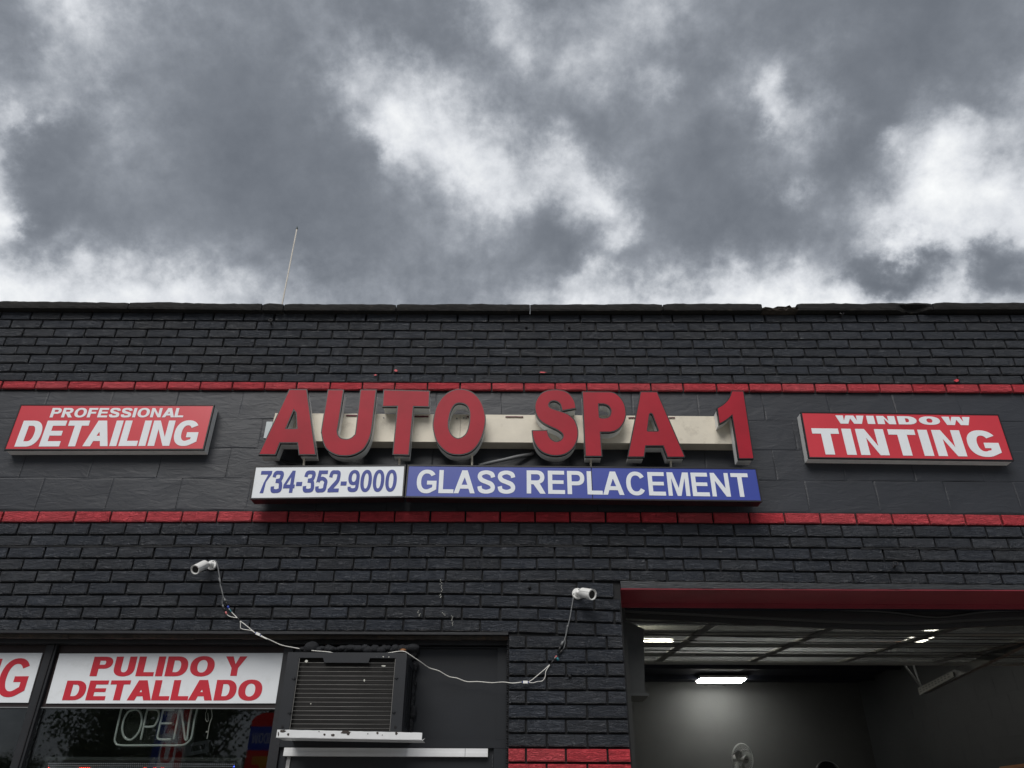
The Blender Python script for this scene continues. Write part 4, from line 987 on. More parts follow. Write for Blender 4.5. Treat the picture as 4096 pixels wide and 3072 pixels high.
for xx_ in (gx0 + .002, gx1 - .002):
    m = MB(); m.tube([(xx_, AY + .004, gz0), (xx_, AY + .004, gz1)], .0012, 6); part('grille_wire', m.mesh('grille_side_wire', [M['wire']]), None, ac)
for (a, b) in ((288, 580), (1518, 573), (236, 990), (1487, 985)):
    p = at(*rc(a, b), AY); m = MB(); m.box(p.x - .009, p.x + .009, AY - .006, AY + .001, p.z - .002, p.z + .002); m.box(p.x - .002, p.x + .003, AY - .008, AY + .001, p.z - .006, p.z + .006); part('clip', m.mesh('clip', [M['ac']]), None, ac)
for (a, b) in ((150, 1160), (1507, 1163)):
    p = at(*rc(a, b), AY); m = MB(); m.tube([p + Vector((0, .001, 0)), p + Vector((0, -.004, 0))], .0055, 8); part('screw', m.mesh('screw', [M['blackpl']]), None, ac)
# raised lip line of the front panel and chips of white
m = MB()
for k, (a, b, rx, ry) in enumerate([(433, 372, 22, 20), (1365, 428, 30, 10), (1130, 602, 12, 18), (486, 884, 9, 9), (1362, 322, 10, 9), (1428, 325, 10, 7)]):
    P = [at(*rc(u, v__), AY - .0015) for u, v__ in blot(a, b, rx, ry, 9, 40 + k)]
    y_ = AY + .0055 if a < 1200 or b > 400 else AY - .0015
    m.prism([[(p.x, p.z) for p in P]], y_ , y_ + .0012)
part('bird_droppings', m.mesh('bird_droppings', [M['chip']]), None, ac)
# foam
m = MB(); rnd = random.Random(9)
for i in range(34):
    t = i / 33; c = at(*rc(lerp(400, 1700, t) + rnd.uniform(-14, 14), 232 + rnd.uniform(-14, 20)), AY + .20)
    m.lump(c, rnd.uniform(.013, .023), 12, 8, .10, (rnd.uniform(1, 1.7), 1.2, rnd.uniform(.8, 1.1)))
c = at(*rc(500, 215), AY + .20); m.lump(c, .034, 14, 10, .05, (1.2, 1, .95))
for i in range(10): m.lump(at(*rc(1690 + rnd.uniform(-40, 90), 240 + i * 11), AB - .02), rnd.uniform(.012, .02), 10, 7, .12)
for i in range(24):
    t = i / 23; m.lump((x1 + rnd.uniform(-.004, .010), AB - .012 - rnd.uniform(0, .01), lerp(z1, z0 + .02, t)), rnd.uniform(.010, .019), 10, 7, .12, (1, 1, rnd.uniform(1, 2)))
m.box(x0 + .02, x1 - .02, AB - .03, AB - .001, z1 + .0005, z1 + .02)
o = part('spray_foam', m.mesh('spray_foam', [M['foam']], True), None, ac, 'lumpy black painted spray foam seal'); o['kind'] = 'stuff'
m = MB(); m.lump(at(*rc(1600, 245), AY + .16), .011, 10, 7, .15, (1.5, 1, .8)); part('bare_foam', m.mesh('bare_foam', [surf('amber foam', (.24, .10, .03), .6)], True), None, ac)
# white support rail with worn paint
rt_ = [at(*rc(a, b), AY - .012) for a, b in ((88, 1197), (1830, 1234), (1830, 1318), (72, 1286))]
ra_ = empty('support_rail', 'bent white metal rail with chipped paint under the air conditioner', 'rail', ((rt_[0].x + rt_[1].x) / 2, AY, rt_[3].z))
n = 40; top_ = []; bot_ = []
rnd = random.Random(4)
for i in range(n + 1):
    t = i / n; u = lerp(rt_[0].x, rt_[1].x, t); top_.append((u, lerp(rt_[0].z, rt_[1].z, t) + rnd.uniform(-.0006, .0006))); bot_.append((u, lerp(rt_[3].z, rt_[2].z, t) + rnd.uniform(-.0004, .0004)))
m = MB(); m.prism([bot_ + top_[::-1]], AY - .012, AY - .009)
m.hexa([Vector((rt_[3].x, AY - .012, rt_[3].z - .0022)), Vector((rt_[2].x, AY - .012, rt_[2].z - .0022)), Vector((rt_[2].x, AY - .012, rt_[2].z - .0005)), Vector((rt_[3].x, AY - .012, rt_[3].z - .0005))],
       [Vector((rt_[3].x, AY + .12, rt_[3].z - .0022)), Vector((rt_[2].x, AY + .12, rt_[2].z - .0022)), Vector((rt_[2].x, AY + .12, rt_[2].z - .0005)), Vector((rt_[3].x, AY + .12, rt_[3].z - .0005))])
m.hexa([Vector((rt_[2].x + .0005, AY - .014, rt_[2].z - .006)), Vector((rt_[2].x + .012, AY - .02, rt_[2].z + .004)), Vector((rt_[2].x + .014, AY - .02, rt_[2].z + .006)), Vector((rt_[2].x + .0005, AY - .014, rt_[2].z - .002))],
       [Vector((rt_[2].x + .0005, AY - .012, rt_[2].z - .006)), Vector((rt_[2].x + .012, AY - .018, rt_[2].z + .004)), Vector((rt_[2].x + .014, AY - .018, rt_[2].z + .006)), Vector((rt_[2].x + .0005, AY - .012, rt_[2].z - .002))])
part('angle_bar', m.mesh('angle_bar', [M['rail']]), None, ra_)
m = MB()
for k, (a, b, rx, ry) in enumerate([(150, 1215, 45, 20), (218, 1255, 16, 20), (655, 1255, 16, 16), (755, 1265, 26, 18), (905, 1228, 70, 22), (940, 1240, 26, 26), (1293, 1238, 16, 18), (1518, 1243, 20, 20), (1175, 1248, 8, 8), (590, 1222, 8, 7), (1350, 1262, 7, 6), (100, 1250, 10, 28)]):
    P = [at(*rc(u, v__), AY - .0133) for u, v__ in blot(a, b, rx, ry, 13, 70 + k)]; m.prism([[(p.x, p.z) for p in P]], AY - .0130 - k * .00004, AY - .0115)
part('worn_patch', m.mesh('worn_patch', [surf('worn brown primer', (.035, .026, .022), .7, var=.5, dscale=60)]), None, ra_)

# ------------------------------------------------------------------ security cameras
lc = lambda x, y: (740 + x * .24113, 2200 + y * .24113)
rcam = lambda x, y: (2250 + x * .09643, 2320 + y * .09643)
def sec_cam(label, disc, rear, front, r_body, ds, pig):
    c = at(*disc, 0); root = empty('security_camera', label, 'security camera', c, 'white bullet cameras on the bricks')
    m = MB(); m.tube([c + Vector((0, .002, 0)), c + Vector((0, -.010, 0)), c + Vector((0, -.013, 0))], [ds, ds, ds * .9], 24); m.tube([c + Vector((0, -.012, 0)), c + Vector((0, -.024, 0)), c + Vector((0, -.028, 0))], [ds * .62, ds * .55, ds * .3], 20)
    part('mount_plate', m.mesh('mount_plate', [M['white']], False), None, root)
    m = MB()
    for a in (70, 190, 310):
        q = c + Vector((ds * .76 * math.cos(RAD(a)), -.0131, ds * .76 * math.sin(RAD(a)))); m.tube([q, q + Vector((0, -.0012, 0))], .0030, 8)
    part('screw_holes', m.mesh('screw_holes', [M['blackpl']]), None, root)
    R0 = Vector(rear); F0 = Vector(front); ax = (F0 - R0).normalized(); q = c + Vector((0, -.024, 0))
    m = MB(); m.lump(c + Vector((0, -.03, 0)), .0125, 14, 10, 0); m.tube([c + Vector((0, -.03, 0)), R0 + ax * .004], [.0085, .0085], 10); m.lump(R0, .0105, 12, 8, 0)
    part('ball_joint', m.mesh('ball_joint', [M['white']], True), None, root)
    Lb = (F0 - R0).length; st = [0, .02, .10, .13, .135, .14, .97, 1]; rr = [.55, .72, .95, .985, .975, 1, 1, .99]
    m = MB(); m.tube([R0 + ax * Lb * t for t in st], [r_body * k for k in rr], 28, cap=False)
    sd_ = ax.cross(Vector((0, 0, 1))).normalized(); uv_ = sd_.cross(ax).normalized(); vs = []
    for k in range(28):
        dr = sd_ * math.cos(2 * math.pi * k / 28) + uv_ * math.sin(2 * math.pi * k / 28); vs += [F0 + dr * r_body * .99, F0 + dr * r_body * .80, F0 - ax * .010 + dr * r_body * .78]
    m.add(vs, [(k * 3 + q, ((k + 1) % 28) * 3 + q, ((k + 1) % 28) * 3 + q + 1, k * 3 + q + 1) for k in range(28) for q in (0, 1)])
    part('camera_body', m.mesh('camera_body', [M['white']], True, recalc=False), None, root)
    m = MB(); m.tube([R0 + ax * Lb * .93, F0 - ax * .008], [r_body * .775, r_body * .775], 24); part('lens_glass', m.mesh('lens_glass', [M['lens']]), None, root)
    # short sun hood over the top
    m = MB(); side = ax.cross(Vector((0, 0, 1))).normalized(); upv = side.cross(ax).normalized(); vs = []
    for k in range(13):
        a = RAD(lerp(20, 160, k / 12)); dr = side * math.cos(a) + upv * math.sin(a)
        for (t, rr_) in ((.15, 1.02), (1.03, 1.02), (1.03, 1.06), (.15, 1.06)): vs.append(R0 + ax * Lb * t + dr * r_body * rr_)
    fs = [(k * 4 + j, k * 4 + (j + 1) % 4, k * 4 + 4 + (j + 1) % 4, k * 4 + 4 + j) for k in range(12) for j in range(4)] + [(0, 1, 2, 3), (51, 50, 49, 48)]
    m.add(vs, fs); part('sun_hood', m.mesh('sun_hood', [M['white']]), None, root)
    m = MB(); sl0 = R0 + ax * Lb * .35 - upv * r_body * .93 + side * r_body * (-.42 if ax.x < 0 else .42); m.tube([sl0, sl0 + ax * Lb * .35], .0022, 6); part('slot', m.mesh('slot', [M['blackpl']]), None, root)
    return root
def wire(root, pts, r, mat, name='cable', n=5):
    m = MB(); m.tube(spline(pts, n), r, 6); return part(name, m.mesh(name, [M[mat]], True), None, root)
cA = sec_cam('white bullet security camera left above the window, aimed down left', lc(448, 256), at(*lc(352, 235), -.055), at(*lc(165, 328), -.150), .0245, .0265, None)
cB = sec_cam('white bullet security camera right above the brick pillar, aimed right', rcam(620, 580), at(*rcam(770, 540), -.055), at(*rcam(1240, 612), -.128), .0275, .0295, None)
WYc = -.012
A_ = lambda x, y, Y=WYc: at(*lc(x, y), Y)
wire(cA, [A_(490, 172), A_(520, 200), A_(545, 280), A_(560, 370), A_(575, 460), A_(582, 560), A_(597, 620), A_(615, 690), A_(632, 760), A_(660, 825)], .0030, 'greycable')
wire(cA, [A_(582, 560, WYc - .004), A_(612, 650, WYc - .006), A_(628, 740, WYc - .005), A_(616, 830), A_(618, 905)], .0018, 'greycable')
for (a, b, r_, mt, nm) in [((566, 462), (590, 560), .0052, 'greycable', 'sleeve'), ((655, 815), (672, 850), .0062, 'greycable', 'plug'), ((672, 850), (712, 925), .0050, 'blackpl', 'plug'), ((708, 930), (726, 968), .0056, 'bluecon', 'plug'),
                           ((622, 910), (640, 950), .0050, 'greycable', 'plug'), ((640, 950), (674, 1020), .0048, 'blackpl', 'plug'), ((674, 1024), (692, 1066), .0048, 'redcon', 'plug'), ((740, 985), (772, 1030), .0030, 'teal', 'tape')]:
    wire(cA, [A_(*a), A_(*b)], r_, mt, nm, 1)
P_ = lambda x, y, Y=WYc: at(1980 + x * .34483, 2500 + y * .34483, Y)
R7 = lambda x, y, Y=WYc: at(*r7_(x, y), Y)
wire(cB, [R7(558, 362), R7(545, 440), R7(530, 525), R7(518, 570), R7(508, 620), R7(492, 680), P_(770, 240)], .0030, 'greycable')
wire(cB, [R7(515, 575, WYc - .004), P_(828, 60, WYc - .004), P_(815, 150), P_(812, 220), P_(795, 278)], .0018, 'greycable')
for (a, b, r_, mt, nm) in [((845, 5), (838, 30), .0055, 'greycable', 'sleeve'), ((788, 190), (768, 235), .0060, 'greycable', 'plug'), ((766, 238), (728, 320), .0050, 'blackpl', 'plug'), ((795, 278), (735, 340), .0050, 'blackpl', 'plug'),
                           ((715, 358), (700, 378), .0042, 'redcon', 'plug'), ((718, 380), (738, 410), .0060, 'teal', 'tag')]:
    wire(cB, [P_(*a), P_(*b)], r_, mt, nm, 1)
# the white cable slung between them
cw = empty('white_cable', 'thin white cable slung from the left camera over the air conditioner to the right camera', 'cable', at(1500, 2750, -.02))
wire(cw, [A_(726, 968), A_(770, 1025), A_(815, 1075), A_(868, 1125), A_(918, 1178), A_(980, 1225), A_(1040, 1272), A_(1110, 1330), A_(1170, 1380)], .0021, 'cable')
wire(cw, [A_(692, 1066), A_(735, 1098), A_(790, 1113), A_(868, 1125, WYc - .003)], .0018, 'cable')
wire(cw, [A_(915, 1180, WYc - .002), A_(921, 1235), A_(922, 1288), A_(955, 1312), A_(1030, 1325), A_(1105, 1338), A_(1165, 1378)], .0018, 'cable')
wire(cw, [A_(868, 1125, WYc - .001), A_(915, 1175, WYc - .001)], .0032, 'blackpl', 'tape', 1)
def joiner(p, q):
    d = (q - p).normalized(); s_ = d.cross(Vector((0, 1, 0))).normalized() * .0062; o_ = Vector((0, -.005, 0)); m = MB()
    m.hexa([p - s_ + o_, p + s_ + o_, q + s_ + o_, q - s_ + o_], [p - s_ - o_, p + s_ - o_, q + s_ - o_, q - s_ - o_]); part('joiner', m.mesh('joiner', [M['white']]), None, cw)
    wire(cw, [p - d * .006, p], .0028, 'bluecon', 'plug', 1); wire(cw, [q, q + d * .006], .0028, 'bluecon', 'plug', 1)
joiner(A_(1180, 1380, -.02), A_(1245, 1410, -.02))
C6 = lambda x, y, Y: at(*r6_(x, y), Y)
wire(cw, [A_(1255, 1415, -.02), A_(1310, 1445, -.02), A_(1360, 1480, -.02), C6(50, 697, -.02), C6(85, 710, -.015), C6(150, 740, .0), C6(230, 775, .02), C6(330, 795, .03), C6(400, 808, .0), C6(470, 816, -.04), C6(560, 823, -.06), C6(620, 832, -.06), C6(800, 838, -.06), C6(980, 832, -.06), C6(1050, 822, -.06), C6(1110, 820, -.08), C6(1160, 850, -.06), C6(1225, 893, -.02), C6(1290, 938, .05), C6(1360, 960, .07), C6(1430, 1000, .09), C6(1490, 1012, .09), C6(1560, 1037, .09), C6(1640, 1037, .09), C6(1740, 1045, .07), C6(1820, 1040, .02), C6(1890, 1048, -.015), C6(1955, 1041, -.015)], .0022, 'cable', n=4)
joiner(P_(325, 663, -.02), P_(380, 664, -.02))
wire(cw, [P_(385, 664), P_(440, 628), P_(500, 578), P_(560, 528), P_(610, 482), P_(638, 458)], .0020, 'cable')
wire(cw, [P_(385, 665), P_(440, 671), P_(490, 656), P_(548, 648), P_(580, 605), P_(588, 545), P_(610, 500), P_(638, 460)], .0018, 'cable')
wire(cw, [P_(636, 462), P_(665, 425), P_(690, 388)], .0030, 'blackpl', 'tape', 1)
wire(cw, [P_(690, 388), P_(712, 362)], .0022, 'cable', 'cable', 1)

# ------------------------------------------------------------------ things behind the window glass
zA_ = lambda x, y: (150 + x * .27577, 2800 + y * .27577)
zB_ = lambda x, y: (600 + x * .29837, 2780 + y * .29837)
NY = WY + .075
neon = empty('neon_sign', 'unlit neon OPEN sign hanging behind the window under the Spanish sign', 'neon sign', at(*zA_(1650, 650), NY))
na = lambda *p: at(*zA_(*p), NY); nb_ = lambda *p: at(*zB_(*p), NY)
top_l = at(*zA_(1250, -60), NY)
def tube(pts, r=.0056, n=5): 
    m = MB(); m.tube(spline(pts, n), r, 8); part('neon_tube', m.mesh('neon_tube', [M['neon']], True), None, neon)
tube([na(1265, -40), na(1215, 140), na(1160, 380), na(1122, 560), na(1130, 610), na(1190, 655), na(1500, 658), na(1800, 657), na(2095, 655), nb_(520, 620), nb_(560, 550), nb_(598, 330), nb_(632, 190), nb_(680, 0)], n=4)
tube([na(1405, 138), na(1320, 170), na(1262, 260), na(1233, 370), na(1232, 450), na(1262, 540), na(1330, 577), na(1400, 548), na(1470, 460), na(1505, 350), na(1512, 260), na(1490, 180), na(1440, 140), na(1402, 138)])
tube([na(1497, 578), na(1540, 380), na(1588, 160), na(1610, 142), na(1720, 142), na(1760, 175), na(1756, 250), na(1725, 330), na(1672, 384), na(1550, 386)], n=4)
tube([na(1938, 571), na(1775, 570), na(1742, 545), na(1745, 500), na(1790, 300), na(1825, 150), na(1850, 138), na(1990, 138)], n=4); tube([na(1788, 340), na(1955, 338)])
tube([na(1975, 572), na(2010, 400), na(2058, 150), na(2075, 138), na(2088, 150), na(2120, 400), na(2140, 560), na(2156, 572), na(2172, 550), nb_(525, 340), nb_(555, 185), nb_(570, 100)], n=4)
m = MB(); q = [na(1200, -80), na(1085, 610), na(1140, 690), na(2100, 688), nb_(560, 650), nb_(640, 190), nb_(690, -30)]
m.prism([[(p.x, p.z) for p in q]], NY + .018, NY + .021); part('acrylic_back', m.mesh('acrylic_back', [M['acrylic']]), None, neon)
for (a, b) in (((1188, 330), (1225, 332)), ((1515, 348), (1530, 350)), ((1945, 357), (2000, 362))):
    m = MB(); m.tube([na(*a), na(*b)], .0022, 6); part('tube_clip', m.mesh('tube_clip', [M['acrylic']]), None, neon)
# LED board
lb0 = at(*zA_(140, 858), WY + .05); lb1 = at(*zB_(1225, 828), WY + .05)
led = empty('led_board', 'black LED message board behind the window glass below the neon sign', 'display', ((lb0.x + lb1.x) / 2, WY + .09, lb0.z - .16))
m = MB(); zt2 = (lb0.z + lb1.z) / 2; m.box(lb0.x, lb1.x, WY + .05, WY + .09, zt2 - .16, zt2); part('housing', m.mesh('housing', [M['blackpl']]), None, led)
m = MB(); m.box(lb0.x - .006, lb1.x + .006, WY + .045, WY + .0495, zt2 - .012, zt2 + .003); m.box(lb0.x - .006, lb0.x + .012, WY + .045, WY + .0495, zt2 - .16, zt2 - .0121); m.box(lb1.x - .02, lb1.x + .006, WY + .045, WY + .0495, zt2 - .16, zt2 - .0121)
part('bezel', m.mesh('bezel', [surf('grey green bezel', (.03, .035, .033), .4)]), None, led)
ma, mr_, mbl = MB(), MB(), MB(); rowsY = [(165, 918, 1130, 900), (160, 950, 1130, 930), (158, 982, 1125, 960), (156, 1014, 1122, 990)]
for ri, (xa_, ya_, xb_, yb_) in enumerate(rowsY):
    pa = at(*zA_(xa_, ya_), WY + .047); pb = at(*zB_(xb_, yb_), WY + .047)
    for k in range(96):
        p = pa.lerp(pb, k / 95); p.z = pa.z; t_ = ma
        if ri == 2 and (16 <= k <= 21 or k in (49, 50, 54, 55, 58, 59) or k == 0): t_ = mr_
        if k == 95 and ri in (1, 2, 3): t_ = mbl
        r_ = .0011 if t_ is ma else .0017
        t_.box(p.x - r_, p.x + r_, WY + .0485, WY + .0498, p.z - r_, p.z + r_)
for t_, mt, nm in ((ma, 'led', 'glowing_unlit_leds'), (mr_, 'ledred', 'red_leds'), (mbl, 'ledblue', 'blue_leds')):
    o = part(nm, t_.mesh(nm, [M[mt]]), None, led); o['kind'] = 'stuff'
m = MB()
for k in range(26): 
    p = at(*zA_(690 + k * 26, 838 + k * .4), WY + .06); m.tube([p + Vector((-.004, 0, -.002)), p + Vector((.004, 0, .004))], .0009, 5)
m.tube([at(*zA_(690, 830), WY + .06), at(*zA_(1370, 842), WY + .06)], .0010, 5)
tag(link('coiled_cord', m.mesh('coiled_cord', [M['cable']])), 'thin coiled white cord lying on top of the LED board', 'cord')
m = MB(); m.tube(spline([at(*zB_(*p), WY + .06) for p in ((820, 60), (822, 190), (832, 260), (828, 310), (808, 360), (790, 430), (780, 500), (772, 550), (764, 588))]), .0024, 6)
m.tube(spline([at(*zB_(*p), WY + .065) for p in ((770, 60), (762, 200), (745, 250), (748, 330), (768, 358), (782, 330), (775, 240))]), .0014, 6)
m.box(at(*zB_(765, 495), WY + .06).x - .005, at(*zB_(765, 495), WY + .06).x + .005, WY + .055, WY + .062, at(*zB_(765, 505), WY + .06).z, at(*zB_(765, 485), WY + .06).z)
tag(link('power_cord', m.mesh('power_cord', [M['cable']], True)), 'white power cord dangling behind the glass right of the neon sign', 'cord')
# small placard on the shelf behind the glass
P = [at(*zB_(*p), WY + .35) for p in ((425, 665), (790, 600), (790, 765), (430, 830))]
pl = empty('placard', 'small pale tilted placard behind the glass right of the neon sign', 'placard', (P[0].x, WY + .35, P[3].z))
m = MB(); m.prism([[(p.x, p.z) for p in (P[3], P[2], P[1], P[0])]], WY + .35, WY + .356); part('board', m.mesh('board', [surf('pale card', (.16, .17, .19), .6)]), None, pl)
m = MB()
for k in range(9):
    t = .38 + k * .055; a = P[0].lerp(P[1], t); b = P[3].lerp(P[2], t); c0_ = a.lerp(b, .28); c1_ = a.lerp(b, .72); m.box(c0_.x, c0_.x + .006, WY + .3485, WY + .3499, c1_.z, c0_.z)
part('lettering', m.mesh('lettering', [M['signframe']]), None, pl)

# ------------------------------------------------------------------ garage opening
zl = ZL; xE = OX1
LD = .285
mb = MB()
n = 60
for i in range(n):   # irregular scraped front flange
    a, b = lerp(JX, xE, i / n), lerp(JX, xE, (i + 1) / n)
    mb.box(a, b + .0002 * (i % 2), -.006 + random.uniform(-.0012, .0012), .011, zl + .001, interp(LBL[5], (a + b) / 2) - .006 + random.uniform(-.0015, .0015))
bpart('lintel_flange', mb, [M['flange']], 'scraped black front flange of the lintel')
mb = MB(); mb.box(JX - .0, xE, -.004, LD, zl - .006, zl); bpart('steel_lintel', mb, [M['lintelred_shaded']], 'red painted underside of the lintel')
mb = MB(); mb.box(JX, xE, LD + .001, LD + .008, zl - .030, zl - .004); bpart('lintel_lip', mb, [M['lintelred_shaded']], 'red painted lip along the back of the lintel')
mb = MB(); mb.box(JX - .02, xE, LD + .04, LD + .06, zl - .03, 3.95); bpart('header_wall', mb, [M['ceil']])
# room
BY = 8.3; RX = at(3490, 3000, BY).x; LXr = JX - .05
mb = MB(); mb.box(LXr, RX + .1, BY, BY + .1, 0, 3.95); bpart('back_wall', mb, [M['inside']])
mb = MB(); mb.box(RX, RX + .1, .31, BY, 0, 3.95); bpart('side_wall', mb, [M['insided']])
mb = MB()
for r in range(11):
    for c in range(20):
        y0 = .4 + c * .4 + (.2 if r % 2 else 0); z0_ = r * .2 + .9
        if y0 + .4 < BY: mb.box(RX - .0025 + random.uniform(-.0006, .0006), RX + .001, y0 + .0012, y0 + .3988, z0_ + .0012, z0_ + .1988)
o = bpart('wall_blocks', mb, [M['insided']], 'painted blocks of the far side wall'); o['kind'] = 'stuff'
mb = MB(); mb.box(LXr - .0, LXr + .04, 3.26, BY, 0, 3.95); bpart('side_wall', mb, [M['inside']])
mb = MB(); mb.box(LXr, RX, 5.4, BY, 3.60, 3.64); bpart('ceiling', mb, [M['ceil']])
mb = MB(); mb.box(LXr, RX, .31, 5.399, 3.60, 3.64); bpart('ceiling_boards', mb, [surf('pale ceiling boards', (.38, .38, .36), .7, .3, var=.3, dscale=2)], 'pale ceiling boards above the raised door')
mb = MB()
for i in range(9): y0 = .9 + i * .85; mb.box(LXr, RX, y0, y0 + .05, 3.54, 3.599)
o = bpart('ceiling_joists', mb, [M['ceil']]); o['kind'] = 'stuff'
mb = MB(); mb.box(Wl, RX + .1, .0, BY, .0, .012); bpart('floor', mb, [M['concrete']])
mb = MB(); mb.box(Wr - .1, RX + .1, .2, .3, 0, 3.95); bpart('front_wall_return', mb, [M['mortar']])

# overhead door, rolled up: sections of rails and panes seen from below
DY0 = .40; zd0 = atz(2600, 2472, 2.0).z
pA = at(2700, 2478, DY0); zdf = pA.z                     # front edge
DY1 = 2.55; zdb = at(2800, 2652, DY1).z
gd = empty('garage_door', None, None); gd.parent = bld; gd.location = (0, 0, 0)
def dz(y): return lerp(zdf, zdb, (y - DY0) / (DY1 - DY0))
def atdoor(px, py):
    d = ray(px, py); n_ = Vector((0, -(zdb - zdf), (DY1 - DY0))); P0 = Vector((0, DY0, zdf)); t = (P0 - CAM).dot(n_) / d.dot(n_); return CAM + d * t
dx0, dx1 = JX - .10, xE + .05
st_x = [atdoor(*r7_(1700, 500)).x, atdoor(*r8_(690, 560)).x, atdoor(*r8_(1500, 610)).x]
w_st = .055
sx = [dx0 + .0] + [s_ for s_ in st_x] + [st_x[-1] + (st_x[-1] - st_x[-2]), dx1 - .05]
def dbox(x0, x1, y0, y1, dz0, dz1, name, mat, label=None):
    m = MB(); m.hexa([Vector((x0, y0, dz(y0) + dz0)), Vector((x1, y0, dz(y0) + dz0)), Vector((x1, y0, dz(y0) + dz1)), Vector((x0, y0, dz(y0) + dz1))],
                     [Vector((x0, y1, dz(y1) + dz0)), Vector((x1, y1, dz(y1) + dz0)), Vector((x1, y1, dz(y1) + dz1)), Vector((x0, y1, dz(y1) + dz1))])
    return part(name, m.mesh(name, [M[mat]]), None, gd, label)
ns = 4; SL = (DY1 - DY0) / ns
for i in range(ns):
    y0 = DY0 + i * SL; y1 = y0 + SL - .006
    dbox(dx0, dx1, y0, y0 + .075, 0, .010, 'section_rail', 'door'); dbox(dx0, dx1, y1 - .075, y1, 0, .010, 'section_rail', 'door')
    dbox(dx0, dx1, y0 + .06, y0 + .075, -.005, -.001, 'stiffening_rib', 'doorrail'); dbox(dx0, dx1, y1 - .07, y1 - .055, -.005, -.001, 'stiffening_rib', 'doorrail')
    for x_ in sx: dbox(x_ - w_st / 2, x_ + w_st / 2, y0 + .0755, y1 - .0755, .001, .009, 'stile', 'doorrail')
    for a, b in zip(sx[:-1], sx[1:]):
        m = MB(); xa_, xb_, ya_, yb_ = a + w_st / 2 + .001, b - w_st / 2 - .001, y0 + .076, y1 - .076
        m.add([(xa_, ya_, dz(ya_) + .005), (xb_, ya_, dz(ya_) + .005), (xb_, yb_, dz(yb_) + .005), (xa_, yb_, dz(yb_) + .005)], [(0, 1, 2, 3)]); part('door_pane', m.mesh('door_pane', [M['doorpane']]), None, gd)
for x_ in sx[1:-1]: dbox(x_ - .030, x_ + .030, DY0 + .02, DY1 - .02, -.006, -.0015, 'hinge_strip', 'doorrail')
dbox(dx0, dx1, DY1 - .16, DY1 + .005, -.012, -.0005, 'end_rail', 'door')
# drooping bottom seal and cable bundle at the front edge
sealp = [(2440, 2438), (2489, 2442), (2700, 2452), (2900, 2462), (3100, 2472), (3300, 2482), (3450, 2487), (3600, 2490), (3750, 2486), (3900, 2477), (4100, 2470), (4250, 2466)]
m = MB(); hb = [at(a, b - 2, .352) for a, b in sealp]; m.prism([[(p.x, p.z) for p in hb] + [(hb[-1].x, zl + .1), (hb[0].x, zl + .1)]], .350, .354); part('header_flap', m.mesh('header_flap', [M['blackpl']]), None, gd)
m = MB(); m.tube(spline([at(a, b - 3, DY0 - .02) for a, b in sealp]), .021, 10); part('bottom_seal', m.mesh('bottom_seal', [M['rubber']], True), None, gd)
m = MB()
pts = spline([at(a, b + 14, DY0 - .012) for a, b in sealp]); 
for i in range(len(pts) - 1):
    a, b = pts[i], pts[i + 1]; m.hexa([Vector((a.x, a.y, a.z - .022)), Vector((b.x, b.y, b.z - .022)), Vector((b.x, b.y, b.z + .018)), Vector((a.x, a.y, a.z + .018))], [Vector((a.x, a.y + .02, a.z - .022)), Vector((b.x, b.y + .02, b.z - .022)), Vector((b.x, b.y + .02, b.z + .018)), Vector((a.x, a.y + .02, a.z + .018))])
part('bottom_bar', m.mesh('bottom_bar', [M['rubber']]), None, gd)
m = MB(); m.tube(spline([at(a, b, DY0 - .06) for a, b in ((3240, 2436), (3400, 2440), (3560, 2448), (3690, 2464), (3760, 2468), (3830, 2460), (3950, 2446), (4120, 2440))]), .008, 8); part('hanging_cable', m.mesh('hanging_cable', [M['rubber']], True), None, gd)
# thin cables crossing the panes
for k, (a, b, c) in enumerate([((2489, 2464), (2900, 2478), (3500, 2484)), ((2575, 2516), (3000, 2528), (4096, 2541)), ((2575, 2540), (3000, 2548), (4096, 2556)), ((2575, 2583), (3100, 2590), (4050, 2594)), ((2780, 2601), (3200, 2606), (3950, 2602))]):
    m = MB(); m.tube(spline([atdoor(*p) + Vector((0, 0, -.03)) for p in (a, b, c)]), .0038, 6); part('truss_rod', m.mesh('truss_rod', [M['blackpl']]), None, gd)
# right-hand track and hanger
tr = empty('door_track', None, None); tr.parent = bld; tr.location = (0, 0, 0)
q0 = at(*r8_(1300, 1068), 2.9)
tx = q0.x; tz = q0.z
qn = r8_(2085, 760)
m = MB(); m.hexa([Vector((tx + .0, .55, tz + .10)), Vector((tx + .045, .55, tz + .10)), Vector((tx + .045, .55, tz + .16)), Vector((tx, .55, tz + .16))], [Vector((tx, 2.9, tz - .03)), Vector((tx + .045, 2.9, tz - .03)), Vector((tx + .045, 2.9, tz + .03)), Vector((tx, 2.9, tz + .03))])
part('track_rail', m.mesh('track_rail', [M['doorrail']]), None, tr)
m = MB(); m.hexa([Vector((tx - .012, 2.3, tz + .012)), Vector((tx - .002, 2.3, tz + .012)), Vector((tx - .002, 2.3, tz + .050)), Vector((tx - .012, 2.3, tz + .050))], [Vector((tx - .012, 2.92, tz - .036)), Vector((tx - .002, 2.92, tz - .036)), Vector((tx - .002, 2.92, tz + .022)), Vector((tx - .012, 2.92, tz + .022))])
for k in range(9):
    y_ = 2.3 + k * .065; 
part('perforated_angle', m.mesh('perforated_angle', [surf('dull steel', (.13, .13, .12), .5, .4, metal=.3)]), None, tr)
m = MB()
for k in range(10):
    y_ = 2.36 + k * .056
    for zz in (0, .018): c = Vector((tx - .0128, y_, tz + lerp(.022, -.022, (y_ - 2.3) / .62) + zz)); m.box(c.x - .0008, c.x, c.y, c.y + .030, c.z, c.z + .010)
part('slots', m.mesh('slots', [M['blackpl']]), None, tr)
